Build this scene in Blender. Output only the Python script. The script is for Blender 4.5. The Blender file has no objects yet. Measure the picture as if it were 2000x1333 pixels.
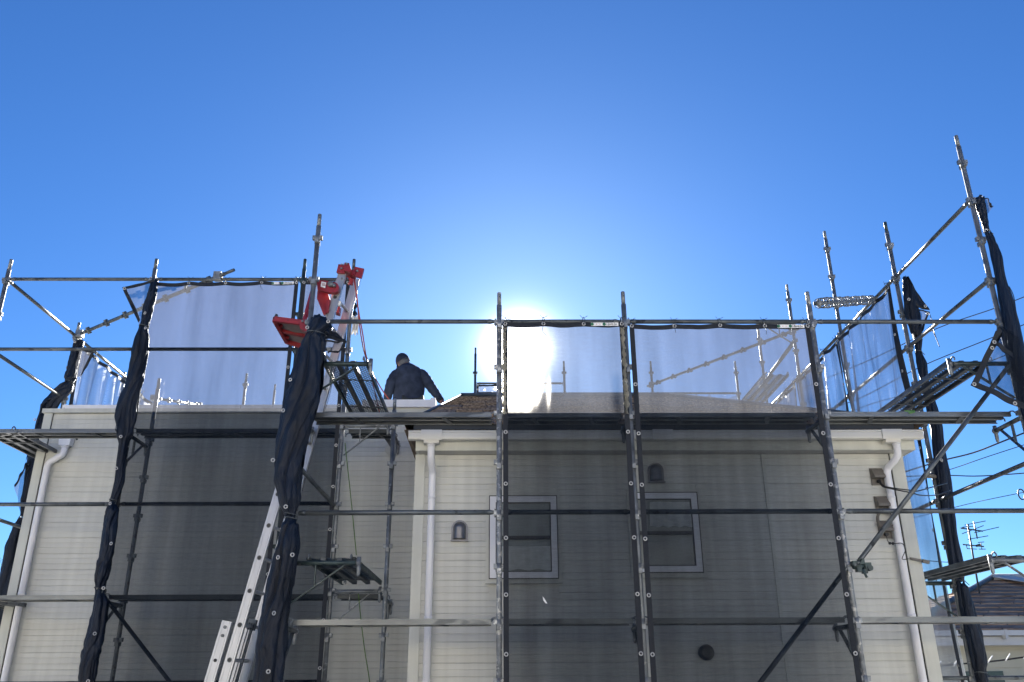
import bpy, math, random
from mathutils import Vector, Matrix, noise
random.seed(7)
C = bpy.context.scene.collection
PI = math.pi
R = math.radians

# ------------------------------------------------------------------ camera, sky, sun, exposure
FPX = 1672.0                                    # focal length in pixels of the 2000 px wide photograph
def _n(v): return Vector(v).normalized()
U_ = _n((-25, 4146, FPX)); D_ = _n((-25, -674, FPX))
U_ = (U_ - D_ * U_.dot(D_)).normalized()
X_ = U_.cross(D_)
if X_.x < 0: X_ = -X_
RIGHT = Vector((X_.x, D_.x, U_.x)); UP = Vector((X_.y, D_.y, U_.y)); FWD = Vector((X_.z, D_.z, U_.z))
cam_d = bpy.data.cameras.new('camera'); cam = bpy.data.objects.new('camera', cam_d); C.objects.link(cam)
cam.matrix_world = Matrix(((RIGHT.x, UP.x, -FWD.x, 0), (RIGHT.y, UP.y, -FWD.y, 0), (RIGHT.z, UP.z, -FWD.z, 0), (0, 0, 0, 1)))
cam_d.sensor_width = 36.0; cam_d.lens = 36.0 * FPX / 2000.0; cam_d.clip_end = 3000; cam_d.clip_start = 0.05
bpy.context.scene.camera = cam
def ray(px, py): return RIGHT * (px - 1000) + UP * (666.5 - py) + FWD * FPX
def at(px, py, Y):
    d = ray(px, py); return d * (Y / d.y)
def atX(px, py, X):
    d = ray(px, py); return d * (X / d.x)

SUN = ray(1018, 684).normalized()
sun_el = math.asin(SUN.z); sun_az = math.atan2(SUN.x, SUN.y)
w = bpy.data.worlds.new('World'); bpy.context.scene.world = w; w.use_nodes = True
nt = w.node_tree; nt.nodes.clear()
def N(t, ty, **kw):
    n = t.nodes.new(ty)
    for k, v in kw.items():
        if k in n.inputs: n.inputs[k].default_value = v
        else: setattr(n, k, v)
    return n
sky = N(nt, 'ShaderNodeTexSky', sky_type='NISHITA', sun_disc=False, sun_elevation=sun_el, sun_rotation=sun_az,
        altitude=200, air_density=1.0, dust_density=0.25, ozone_density=3.0)
hs = N(nt, 'ShaderNodeHueSaturation'); hs.inputs['Saturation'].default_value = 1.12; hs.inputs['Value'].default_value = 1.0
bg = N(nt, 'ShaderNodeBackground', Strength=0.05)
nt.links.new(sky.outputs[0], hs.inputs['Color'])
tint = N(nt, 'ShaderNodeVectorMath', operation='MULTIPLY'); tint.inputs[1].default_value = (0.30, 0.485, 0.72)
nt.links.new(hs.outputs[0], tint.inputs[0]); nt.links.new(tint.outputs[0], bg.inputs[0])
# bright aureole of the sun itself, the same all round the sun
tc = N(nt, 'ShaderNodeTexCoord'); dt = N(nt, 'ShaderNodeVectorMath', operation='DOT_PRODUCT')
nt.links.new(tc.outputs['Generated'], dt.inputs[0]); dt.inputs[1].default_value = SUN
ac = N(nt, 'ShaderNodeMath', operation='ARCCOSINE'); nt.links.new(dt.outputs['Value'], ac.inputs[0])
def lobe(width, power, amp):
    a = N(nt, 'ShaderNodeMath', operation='DIVIDE'); nt.links.new(ac.outputs[0], a.inputs[0]); a.inputs[1].default_value = R(width)
    p = N(nt, 'ShaderNodeMath', operation='POWER'); nt.links.new(a.outputs[0], p.inputs[0]); p.inputs[1].default_value = power
    m = N(nt, 'ShaderNodeMath', operation='MULTIPLY'); nt.links.new(p.outputs[0], m.inputs[0]); m.inputs[1].default_value = -1
    e = N(nt, 'ShaderNodeMath', operation='EXPONENT'); nt.links.new(m.outputs[0], e.inputs[0])
    s = N(nt, 'ShaderNodeMath', operation='MULTIPLY'); nt.links.new(e.outputs[0], s.inputs[0]); s.inputs[1].default_value = amp
    return s
l1, l2, l3 = lobe(0.8, 1.4, 16.0), lobe(1.45, 1.35, 0.8), lobe(6.0, 1.2, 0.032)
s1 = N(nt, 'ShaderNodeMath', operation='ADD'); nt.links.new(l1.outputs[0], s1.inputs[0]); nt.links.new(l2.outputs[0], s1.inputs[1])
s2 = N(nt, 'ShaderNodeMath', operation='ADD'); nt.links.new(s1.outputs[0], s2.inputs[0]); nt.links.new(l3.outputs[0], s2.inputs[1])
bg2 = N(nt, 'ShaderNodeBackground'); bg2.inputs[0].default_value = (1.0, 0.97, 0.92, 1); nt.links.new(s2.outputs[0], bg2.inputs[1])
ad = N(nt, 'ShaderNodeAddShader'); wo = N(nt, 'ShaderNodeOutputWorld')
nt.links.new(bg.outputs[0], ad.inputs[0]); nt.links.new(bg2.outputs[0], ad.inputs[1]); nt.links.new(ad.outputs[0], wo.inputs[0])

sd = bpy.data.lights.new('sun', 'SUN'); sd.energy = 5.0; sd.angle = R(0.53); sd.color = (1.0, 0.95, 0.87)
so = bpy.data.objects.new('sun', sd); C.objects.link(so); so.rotation_euler = SUN.to_track_quat('Z', 'Y').to_euler()
vs = bpy.context.scene.view_settings
vs.view_transform = 'Standard'; vs.look = 'None'; vs.gamma = 1; vs.use_curve_mapping = False
vs.exposure = 2.2
cy = bpy.context.scene.cycles
cy.max_bounces = 10; cy.transparent_max_bounces = 24; cy.diffuse_bounces = 4; cy.glossy_bounces = 3; cy.sample_clamp_indirect = 6

# ------------------------------------------------------------------ mesh builder
class MB:
    def __init__(s): s.v = []; s.f = []; s.sm = []
    def add(s, vs, fs, smooth=False):
        b = len(s.v); s.v += [tuple(p) for p in vs]; s.f += [tuple(b + i for i in f) for f in fs]; s.sm += [smooth] * len(fs)
        return s
    def box(s, a, b):
        (x0, y0, z0), (x1, y1, z1) = a, b
        if x0 > x1: x0, x1 = x1, x0
        if y0 > y1: y0, y1 = y1, y0
        if z0 > z1: z0, z1 = z1, z0
        return s.add([(x0,y0,z0),(x1,y0,z0),(x1,y1,z0),(x0,y1,z0),(x0,y0,z1),(x1,y0,z1),(x1,y1,z1),(x0,y1,z1)],
              [(0,3,2,1),(4,5,6,7),(0,1,5,4),(1,2,6,5),(2,3,7,6),(3,0,4,7)])
    def bar(s, p, q, wd, th, up=(0, 0, 1)):
        """rectangular bar from p to q, wd across (perpendicular to up), th along up"""
        p = Vector(p); q = Vector(q); d = (q - p).normalized(); up = Vector(up)
        sx = d.cross(up)
        if sx.length < 1e-4: sx = d.cross(Vector((1, 0, 0)))
        sx.normalize(); uz = sx.cross(d).normalized()
        sx *= wd / 2; uz *= th / 2
        vs = [p - sx - uz, p + sx - uz, p + sx + uz, p - sx + uz, q - sx - uz, q + sx - uz, q + sx + uz, q - sx + uz]
        return s.add(vs, [(0,1,2,3),(7,6,5,4),(0,4,5,1),(1,5,6,2),(2,6,7,3),(3,7,4,0)])
    def tube(s, pts, r, n=10, cap=True, smooth=True):
        pts = [Vector(p) for p in pts]; m = len(pts)
        rr = r if isinstance(r, (list, tuple)) else [r] * m
        t0 = (pts[1] - pts[0]).normalized()
        a = t0.cross(Vector((0, 0, 1)))
        if a.length < 1e-3: a = t0.cross(Vector((0, 1, 0)))
        a.normalize(); vs = []
        for i, p in enumerate(pts):
            t = (pts[min(i + 1, m - 1)] - pts[max(i - 1, 0)])
            if t.length < 1e-9: t = t0
            t.normalize(); a = (a - t * a.dot(t)).normalized(); b = t.cross(a)
            for k in range(n):
                th = 2 * PI * k / n; vs.append(p + (a * math.cos(th) + b * math.sin(th)) * rr[i])
        fs = [(i*n+k, i*n+(k+1) % n, (i+1)*n+(k+1) % n, (i+1)*n+k) for i in range(m-1) for k in range(n)]
        s.add(vs, fs, smooth)
        if cap:
            b = len(s.v) - m * n
            s.f.append(tuple(b + k for k in reversed(range(n)))); s.sm.append(False)
            s.f.append(tuple(b + (m-1)*n + k for k in range(n))); s.sm.append(False)
        return s
    def pipe(s, p, q, r, wall=0.004, n=12):
        """open-ended hollow pipe"""
        p = Vector(p); q = Vector(q); d = (q - p).normalized()
        return s.tube([q - d*0.06, q, p, p + d*0.06] if False else [p + d*0.08, p, p, q, q, q - d*0.08], [r-wall, r-wall, r, r, r-wall, r-wall], n, cap=True)
    def grid(s, f, nu, nv, smooth=True, uv=None):
        vs = [f(i/nu, j/nv) for j in range(nv+1) for i in range(nu+1)]
        fs = [(j*(nu+1)+i, j*(nu+1)+i+1, (j+1)*(nu+1)+i+1, (j+1)*(nu+1)+i) for j in range(nv) for i in range(nu)]
        return s.add(vs, fs, smooth)
    def prism(s, poly, off):
        """poly: 3d points of a flat outline, extruded by off"""
        n = len(poly); off = Vector(off); a = [Vector(p) for p in poly]
        return s.add(a + [p + off for p in a], [tuple(range(n)), tuple(reversed(range(n, 2*n)))] + [(i, i+n, (i+1) % n + n, (i+1) % n) for i in range(n)])
    def sphere(s, c, r, nu=12, nv=8, sc=(1, 1, 1)):
        c = Vector(c)
        return s.grid(lambda u, v: c + Vector((math.cos(2*PI*u)*math.sin(PI*v)*sc[0], math.sin(2*PI*u)*math.sin(PI*v)*sc[1], math.cos(PI*v)*sc[2])) * r, nu, nv)
    def mesh(s, name):
        m = bpy.data.meshes.new(name); m.from_pydata(s.v, [], s.f); m.polygons.foreach_set('use_smooth', s.sm); m.update(); return m
    def build(s, name, mt, parent=None, fix=True):
        m = s.mesh(name)
        if fix:
            import bmesh
            bm = bmesh.new(); bm.from_mesh(m); bmesh.ops.recalc_face_normals(bm, faces=bm.faces); bm.to_mesh(m); bm.free()
        m.materials.append(mt)
        return link(name, m, parent)
def link(name, data, parent=None, loc=None):
    o = bpy.data.objects.new(name, data); C.objects.link(o)
    if parent is not None:
        o.parent = parent
        o.location = -base_of(parent)
    if loc is not None: o.location = loc
    return o
def base_of(o):
    b = Vector(o.location)
    while o.parent is not None:
        o = o.parent; b = b + Vector(o.location)
    return b
def tag(o, label=None, cat=None, group=None, kind=None):
    if label: o['label'] = label
    if cat: o['category'] = cat
    if group: o['group'] = group
    if kind: o['kind'] = kind
    return o
def thing(name, label, cat, loc=(0, 0, 0), group=None):
    o = bpy.data.objects.new(name, None); C.objects.link(o); o.location = loc; o.empty_display_size = .1
    return tag(o, label, cat, group)
def fn(x, y=0, z=0): return noise.noise(Vector((x, y, z)))

# ------------------------------------------------------------------ materials
def mat(name, col, rough=.6, metal=0, var=.12, scale=6, bump=0, bscale=40, col2=None, patch=None, stretch=(1, 1, 1), spec=.5, ramp=(.4, .6), grime=0):
    m = bpy.data.materials.new(name); m.use_nodes = True; t = m.node_tree; b = t.nodes['Principled BSDF']
    b.inputs['Roughness'].default_value = rough; b.inputs['Metallic'].default_value = metal
    b.inputs['Specular IOR Level'].default_value = spec
    co = N(t, 'ShaderNodeNewGeometry'); mp = N(t, 'ShaderNodeMapping'); mp.inputs['Scale'].default_value = stretch
    t.links.new(co.outputs['Position'], mp.inputs['Vector'])
    ns = N(t, 'ShaderNodeTexNoise'); ns.inputs['Scale'].default_value = scale; ns.inputs['Detail'].default_value = 6
    t.links.new(mp.outputs[0], ns.inputs['Vector'])
    mx = N(t, 'ShaderNodeMix', data_type='RGBA')
    c1 = tuple(max(0, c * (1 - var)) for c in col[:3]) + (1,); c2 = (tuple(min(1, c * (1 + var)) for c in col[:3]) if col2 is None else tuple(col2)) + (1,)
    mx.inputs[6].default_value = c1; mx.inputs[7].default_value = c2
    rp = N(t, 'ShaderNodeMapRange'); rp.inputs[1].default_value = ramp[0] - .1; rp.inputs[2].default_value = ramp[1] + .1
    t.links.new(ns.outputs[0], rp.inputs[0]); t.links.new(rp.outputs[0], mx.inputs[0]); out = mx.outputs[2]
    if patch:
        n2 = N(t, 'ShaderNodeTexNoise'); n2.inputs['Scale'].default_value = patch[1]; n2.inputs['Detail'].default_value = 3
        t.links.new(mp.outputs[0], n2.inputs['Vector'])
        r2 = N(t, 'ShaderNodeMapRange'); r2.inputs[1].default_value = patch[2]; r2.inputs[2].default_value = patch[2] + .05
        t.links.new(n2.outputs[0], r2.inputs[0]); m2 = N(t, 'ShaderNodeMix', data_type='RGBA')
        t.links.new(r2.outputs[0], m2.inputs[0]); t.links.new(out, m2.inputs[6]); m2.inputs[7].default_value = tuple(patch[0]) + (1,); out = m2.outputs[2]
    if grime:
        for sc_, am, sz in (((9, 9, .35), grime, 1.0), ((.6, .6, .8), grime*.8, 1.0)):
            mg = N(t, 'ShaderNodeMapping'); mg.inputs['Scale'].default_value = sc_; t.links.new(co.outputs['Position'], mg.inputs[0])
            ng = N(t, 'ShaderNodeTexNoise'); ng.inputs['Scale'].default_value = sz; ng.inputs['Detail'].default_value = 5; t.links.new(mg.outputs[0], ng.inputs['Vector'])
            rg = N(t, 'ShaderNodeMapRange'); rg.inputs[1].default_value = .35; rg.inputs[2].default_value = .7; rg.inputs[3].default_value = 1; rg.inputs[4].default_value = 1 - am*2
            t.links.new(ng.outputs[0], rg.inputs[0]); vm = N(t, 'ShaderNodeVectorMath', operation='SCALE'); t.links.new(out, vm.inputs[0]); t.links.new(rg.outputs[0], vm.inputs['Scale']); out = vm.outputs[0]
    t.links.new(out, b.inputs['Base Color'])
    if bump:
        n3 = N(t, 'ShaderNodeTexNoise'); n3.inputs['Scale'].default_value = bscale; n3.inputs['Detail'].default_value = 4; t.links.new(mp.outputs[0], n3.inputs['Vector'])
        bp = N(t, 'ShaderNodeBump'); bp.inputs['Strength'].default_value = bump; bp.inputs['Distance'].default_value = .01
        t.links.new(n3.outputs[0], bp.inputs['Height']); t.links.new(bp.outputs[0], b.inputs['Normal'])
    return m
M = {}
M['galv'] = mat('galvanised_steel', (.19, .205, .215), .5, .5, .35, 9, .25, 60, patch=((.36, .37, .37), 14, .62))
M['galv_worn'] = mat('worn_galvanised_steel', (.20, .215, .225), .5, .4, .4, 12, .3, 50, patch=((.46, .46, .44), 18, .55))
M['rail'] = mat('dull_steel_rail', (.10, .113, .12), .45, .5, .35, 7, .2, 50, patch=((.05, .055, .06), 11, .60))
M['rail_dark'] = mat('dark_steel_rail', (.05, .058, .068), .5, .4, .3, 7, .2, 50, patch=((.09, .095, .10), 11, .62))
M['green_steel'] = mat('green_painted_steel', (.035, .055, .055), .45, .3, .35, 14, .2, 50, patch=((.11, .125, .13), 18, .60))
M['deck'] = mat('galvanised_deck', (.145, .157, .163), .36, .6, .35, 5, .2, 40, patch=((.07, .078, .085), 6, .60), stretch=(.4, 1, 1))
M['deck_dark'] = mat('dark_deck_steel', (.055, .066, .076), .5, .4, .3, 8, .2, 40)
M['alu'] = mat('aluminium', (.40, .41, .43), .36, .6, .12, 10, .08, 80, stretch=(1, 1, .15))
M['siding'] = mat('ivory_metal_siding', (.60, .605, .555), .42, 0, .05, 3, .05, 30, stretch=(.25, 1, 5), grime=.085)
M['trim'] = mat('ivory_trim', (.56, .57, .515), .45, 0, .05, 4, .03, 30, grime=.08)
M['soffit'] = mat('ivory_soffit', (.50, .49, .45), .6, 0, .06, 4)
M['pvc'] = mat('white_pipe', (.70, .71, .74), .3, 0, .03, 4)
M['gutter'] = mat('white_gutter', (.62, .61, .56), .32, 0, .05, 4, stretch=(.3, 1, 1))
M['cap'] = mat('white_parapet_cap', (.74, .74, .76), .4, 0, .05, 5, patch=((.25, .24, .23), 22, .68), stretch=(1, 1, .3))
M['black_metal'] = mat('black_roof_edge', (.035, .04, .045), .5, .2, .2, 5)
M['vent'] = mat('stainless_vent', (.17, .17, .18), .3, .6, .1, 20)
M['box'] = mat('taupe_plastic', (.15, .135, .115), .5, 0, .08, 12)
M['dark'] = mat('black_rubber', (.012, .013, .015), .5, 0, .2, 20)
M['red'] = mat('red_paint', (.24, .016, .022), .4, .1, .2, 15, .08, 60, patch=((.13, .012, .015), 30, .66))
M['grey_panel'] = mat('grey_panel', (.17, .145, .14), .6, 0, .15, 20)
M['rope_red'] = mat('red_rope', (.34, .05, .03), .8, 0, .2, 60)
M['rope_green'] = mat('green_rope', (.06, .13, .02), .8, 0, .3, 60)
M['rag'] = mat('white_rag', (.75, .73, .68), .9, 0, .1, 30)
M['hem'] = mat('net_hem', (.007, .010, .016), .75, 0, .3, 60, .3, 200)
M['eyelet'] = mat('eyelet_metal', (.46, .46, .45), .4, .2, .05, 30)
M['tagwhite'] = mat('white_tag', (.78, .78, .76), .6, 0, .04, 30)
M['taggreen'] = mat('green_print', (.02, .13, .06), .6, 0, .05, 30)
M['tagred'] = mat('red_print', (.6, .06, .04), .6, 0, .05, 30)
M['ink'] = mat('black_print', (.02, .02, .02), .7, 0, .05, 30)
M['shingle'] = mat('weathered_shingle', (.11, .08, .062), .8, 0, .35, 34, .2, 90, col2=(.36, .27, .19), stretch=(1, .09, .2), spec=.2)
M['shingle_far'] = mat('brown_shingle', (.30, .19, .125), .9, 0, .3, 3, .2, 60, col2=(.44, .31, .225), stretch=(1, 2, 2), spec=.05)
M['house_far'] = mat('cream_far_wall', (.50, .47, .36), .7, 0, .06, 2)
M['far_trim'] = mat('far_white_trim', (.50, .50, .49), .5, 0, .08, 3)
M['jacket'] = mat('navy_jacket', (.026, .034, .056), .85, 0, .35, 9, .5, 25, spec=.3)
M['trousers'] = mat('dark_trousers', (.03, .035, .035), .85, 0, .25, 12, .3, 40)
M['skin'] = mat('skin', (.20, .10, .075), .55, 0, .12, 30)
M['cap_cloth'] = mat('navy_cap', (.016, .02, .036), .8, 0, .25, 30, .2, 120)
M['hair'] = mat('grey_hair', (.12, .12, .125), .7, 0, .3, 120)
M['ground'] = mat('pale_concrete_ground', (.40, .39, .37), .9, 0, .15, 1.2, .3, 20)
M['glass'] = mat('window_glass', (.03, .035, .038), .06, 0, .2, 2, spec=.8)
M['obscure_glass'] = mat('obscure_glass', (.20, .225, .215), .22, 0, .25, 3, .25, 70, spec=.8)
M['curtain'] = mat('pale_curtain', (.42, .44, .42), .8, 0, .12, 15)
M['sash'] = mat('dark_sash', (.03, .032, .035), .4, .2, .1, 10)
M['bark'] = mat('bark', (.09, .07, .055), .9, 0, .3, 12)
M['wood_yellow'] = mat('yellow_tape', (.55, .40, .12), .6, 0, .2, 20)

def net_mat(name, T, dif, trl, tint=(.88, .93, 1), streak=.16, fwd=.05):
    """woven mesh fabric: most light passes straight through the holes, the threads scatter the rest"""
    m = bpy.data.materials.new(name); m.use_nodes = True; t = m.node_tree; t.nodes.clear()
    out = N(t, 'ShaderNodeOutputMaterial'); g = N(t, 'ShaderNodeNewGeometry')
    tr = N(t, 'ShaderNodeBsdfTransparent'); tr.inputs[0].default_value = tuple(tint) + (1,)
    df = N(t, 'ShaderNodeBsdfDiffuse'); tl = N(t, 'ShaderNodeBsdfTranslucent')
    ns = N(t, 'ShaderNodeTexNoise'); ns.inputs['Scale'].default_value = 3.0; ns.inputs['Detail'].default_value = 5; ns.inputs['Roughness'].default_value = .6
    mp = N(t, 'ShaderNodeMapping'); mp.inputs['Scale'].default_value = (1.9, 1.9, .16); t.links.new(g.outputs['Position'], mp.inputs[0]); t.links.new(mp.outputs[0], ns.inputs['Vector'])
    n2 = N(t, 'ShaderNodeTexNoise'); n2.inputs['Scale'].default_value = 1.0; n2.inputs['Detail'].default_value = 3
    mp2 = N(t, 'ShaderNodeMapping'); mp2.inputs['Scale'].default_value = (14, 14, 190); t.links.new(g.outputs['Position'], mp2.inputs[0]); t.links.new(mp2.outputs[0], n2.inputs['Vector'])
    for s, cc in ((df, dif), (tl, trl)):
        mx = N(t, 'ShaderNodeMix', data_type='RGBA'); mx.inputs[6].default_value = tuple(c * (1 - streak * 1.6) for c in cc) + (1,); mx.inputs[7].default_value = tuple(c * (1 + streak * 1.6) for c in cc) + (1,)
        rp = N(t, 'ShaderNodeMapRange'); rp.inputs[1].default_value = .3; rp.inputs[2].default_value = .7
        t.links.new(ns.outputs[0], rp.inputs[0]); t.links.new(rp.outputs[0], mx.inputs[0]); t.links.new(mx.outputs[2], s.inputs[0])
    a1 = N(t, 'ShaderNodeAddShader'); t.links.new(df.outputs[0], a1.inputs[0]); t.links.new(tl.outputs[0], a1.inputs[1])
    # openness: base value, slow streaks and fine weave
    o1 = N(t, 'ShaderNodeMapRange'); o1.inputs[1].default_value = .3; o1.inputs[2].default_value = .7; o1.inputs[3].default_value = T * (1 - streak); o1.inputs[4].default_value = T * (1 + streak)
    t.links.new(ns.outputs[0], o1.inputs[0])
    o2 = N(t, 'ShaderNodeMapRange'); o2.inputs[1].default_value = .3; o2.inputs[2].default_value = .7; o2.inputs[3].default_value = .90; o2.inputs[4].default_value = 1.10
    t.links.new(n2.outputs[0], o2.inputs[0])
    ml = N(t, 'ShaderNodeMath', operation='MULTIPLY'); t.links.new(o1.outputs[0], ml.inputs[0]); t.links.new(o2.outputs[0], ml.inputs[1])
    rf_ = N(t, 'ShaderNodeBsdfRefraction'); rf_.inputs['Color'].default_value = (1, .97, .92, 1); rf_.inputs['Roughness'].default_value = .30; rf_.inputs['IOR'].default_value = 1.12
    a2 = N(t, 'ShaderNodeMixShader'); a2.inputs[0].default_value = fwd; t.links.new(a1.outputs[0], a2.inputs[1]); t.links.new(rf_.outputs[0], a2.inputs[2]); a1 = a2
    mixs = N(t, 'ShaderNodeMixShader'); t.links.new(ml.outputs[0], mixs.inputs[0]); t.links.new(a1.outputs[0], mixs.inputs[1]); t.links.new(tr.outputs[0], mixs.inputs[2])
    t.links.new(mixs.outputs[0], out.inputs[0]); return m
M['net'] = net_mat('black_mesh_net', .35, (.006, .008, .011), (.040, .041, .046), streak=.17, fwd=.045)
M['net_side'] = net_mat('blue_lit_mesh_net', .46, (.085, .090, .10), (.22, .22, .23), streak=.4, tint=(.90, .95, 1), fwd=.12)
M['net_flap'] = net_mat('mesh_net_flap', .46, (.010, .012, .016), (.035, .038, .042))
def drape_mat():
    m = mat('gathered_net_cloth', (.0030, .0082, .0205), .5, 0, .6, 4, .6, 160, stretch=(1, 1, .3), spec=.3)
    return m
M['drape'] = drape_mat()

# ------------------------------------------------------------------ ground
tag(MB().grid(lambda u, v: Vector((-400 + 800*u, -300 + 900*v, -1.65)), 20, 20, smooth=False).build('ground', M['ground']), kind='structure')

# ------------------------------------------------------------------ house
def plank_profile(H):
    g = .004
    pr = [(0, .003), (.0008, .0090), (.008, .0092)]
    third = H / 3
    pr += [(third - .006, .0085), (third - .003, .0055), (third + .002, .0055), (third + .009, .0098)]
    pr += [(2*third - .005, .0085), (2*third - .002, .0065), (2*third + .001, .0065), (2*third + .006, .0092)]
    pr += [(H - .010, .0085), (H - .003, .0050), (H - .0002, .003)]
    return pr
H_PL = .183
def plank(x0, x1, z, Y, parent, off, top=None):
    b = MB(); H = H_PL
    pr = [(a, c) for a, c in plank_profile(H)]
    if top is not None and z + H > top: pr = [(min(a, top - z), c) for a, c in pr]
    n = len(pr)
    vs = [(x0, Y - c, z + a) for a, c in pr] + [(x1, Y - c, z + a) for a, c in pr]
    fs = [(i, i + n, i + 1 + n, i + 1) for i in range(n - 1)] + [tuple(range(n)), tuple(reversed(range(n, 2*n)))]
    b.add(vs, fs); return b.build('siding_plank', M['siding'], parent, fix=False)

YW = 8.36; YL = 10.38
house = thing('house', 'ivory sided house with white gutter and downpipes behind the scaffold', 'house', (1.6, YW + 2, -1.65))
WL, WR = -.82, 4.03; ZT = 2.145
wins = [(-.128, .594, .905, 1.755), (1.25, 1.97, .905 + .05, 1.755 + .03)]
# solid core walls
MB().box((WL + .004, YW + .004, -1.65), (WR - .004, YW + 5.6, ZT)).build('wall', M['siding'], house)
z = -1.65 + .02; k = 0
while z < ZT - .02:
    segs = [(WL + .075, WR - .105)]
    for (a, b_, c, d) in wins:
        if z + H_PL > c and z < d:
            ns_ = []
            for (s0, s1) in segs:
                if a < s1 and b_ > s0:
                    if a - s0 > .02: ns_.append((s0, a + .03))
                    if s1 - b_ > .02: ns_.append((b_ - .03, s1))
                else: ns_.append((s0, s1))
            segs = ns_
    for (s0, s1) in segs: plank(s0, s1, z, YW, house, 0, ZT - .003)
    z += H_PL
for x0, x1, lab in ((WL - .012, WL + .085, None), (WR - .115, WR + .012, None)):
    MB().box((x0, YW - .026, -1.65), (x1, YW + .06, ZT - .002)).build('corner_trim', M['trim'], house)
MB().box((WR - .118 - .004, YW - .017, -1.65), (WR - .118, YW + .02, ZT - .002)).build('trim_joint', M['dark'], house)
# right side wall skin (seen only from the side)
# panel joint strips
for xj in (2.62,):
    MB().box((xj, YW - .021, -1.65), (xj + .03, YW + .01, ZT - .002)).build('joint_cover', M['trim'], house)
# fascia and soffit
FY = 8.19
MB().box((WL - .0, FY, 2.144), (WR + .085, FY + .03, 2.27)).build('fascia', M['trim'], house)
MB().box((WL - .0, FY + .012, 2.142), (WL + .02, YW + 5.5, 2.27)).build('fascia', M['trim'], house)
MB().box((WR + .066, FY + .032, 2.144), (WR + .085, YW + 5.5, 2.27)).build('fascia', M['trim'], house)
MB().box((WL + .022, FY + .032, 2.147), (WR + .064, YW + 5.5, 2.165)).build('soffit', M['soffit'], house)
# gutter with profile
def gutter(x0, x1):
    pr = [(8.185, 2.24), (8.115, 2.228), (8.09, 2.236), (8.088, 2.252), (8.095, 2.256), (8.095, 2.30), (8.086, 2.304), (8.084, 2.318), (8.096, 2.32), (8.10, 2.31), (8.16, 2.29), (8.185, 2.29)]
    b = MB(); n = len(pr)
    b.add([(x0, y, z) for y, z in pr] + [(x1, y, z) for y, z in pr], [(i, (i+1) % n, (i+1) % n + n, i + n) for i in range(n)] + [tuple(reversed(range(n))), tuple(range(n, 2*n))])
    return b
gutter(-.885, 4.17).build('gutter', M['gutter'], house)
for gx in (-.66, 1.6, 3.86):
    b = MB(); b.box((gx - .10, 8.078, 2.224), (gx + .10, 8.10, 2.324))
    if gx != 1.6: b.box((gx - .075, 8.085, 2.195), (gx + .075, 8.18, 2.2255))
    b.build('gutter_joint', M['gutter'], house)
def pipe_run(pts, r, joints, parent, label=None):
    o = MB().tube(pts, r, 16).build('downpipe', M['pvc'], parent)
    if label: o['label'] = label
    for (p, q, rr) in joints: MB().tube([p, q], rr, 16).build('pipe_joint', M['pvc'], o)
    return o
def bend(a, b_, c, n=6):
    a, b_, c = Vector(a), Vector(b_), Vector(c)
    return [a.lerp(b_, t).lerp(b_.lerp(c, t), t) for t in [i / n for i in range(n + 1)]]
px_ = -.655
pts = [(px_ - .008, 8.135, 2.20), (px_ - .008, 8.135, 2.13)] + bend((px_ - .008, 8.135, 2.10), (px_ - .008, 8.135, 2.04), (px_, 8.25, 1.97))[1:] + bend((px_, 8.265, 1.955), (px_, 8.285, 1.93), (px_, 8.285, 1.88)) + [(px_, 8.285, -1.6)]
pipe_run(pts, .0345, [((px_ - .008, 8.135, 2.215), (px_ - .008, 8.135, 2.185), .041), ((px_ - .008, 8.135, 2.186), (px_ - .008, 8.135, 2.165), .035), ((px_, 8.285, 1.71), (px_, 8.285, 1.685), .038), ((px_, 8.285, .60), (px_, 8.285, .575), .038), ((px_, 8.285, 1.95), (px_, 8.285, 1.90), .032)], house, 'white downpipe at the left end of the gutter')
px_ = 3.835
pts = [(3.905, 8.135, 2.20), (3.905, 8.135, 2.15)] + bend((3.905, 8.135, 2.13), (3.91, 8.14, 2.06), (3.87, 8.20, 2.02))[1:] + bend((3.85, 8.255, 1.99), (px_, 8.285, 1.97), (px_, 8.285, 1.91)) + [(px_, 8.285, -1.6)]
pipe_run(pts, .0345, [((3.905, 8.135, 2.215), (3.905, 8.135, 2.185), .041), ((3.905, 8.135, 2.186), (3.905, 8.135, 2.165), .035), ((px_, 8.285, 1.70), (px_, 8.285, 1.675), .038), ((px_, 8.285, .60), (px_, 8.285, .575), .038)], house, 'white downpipe at the right end of the gutter')

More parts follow.
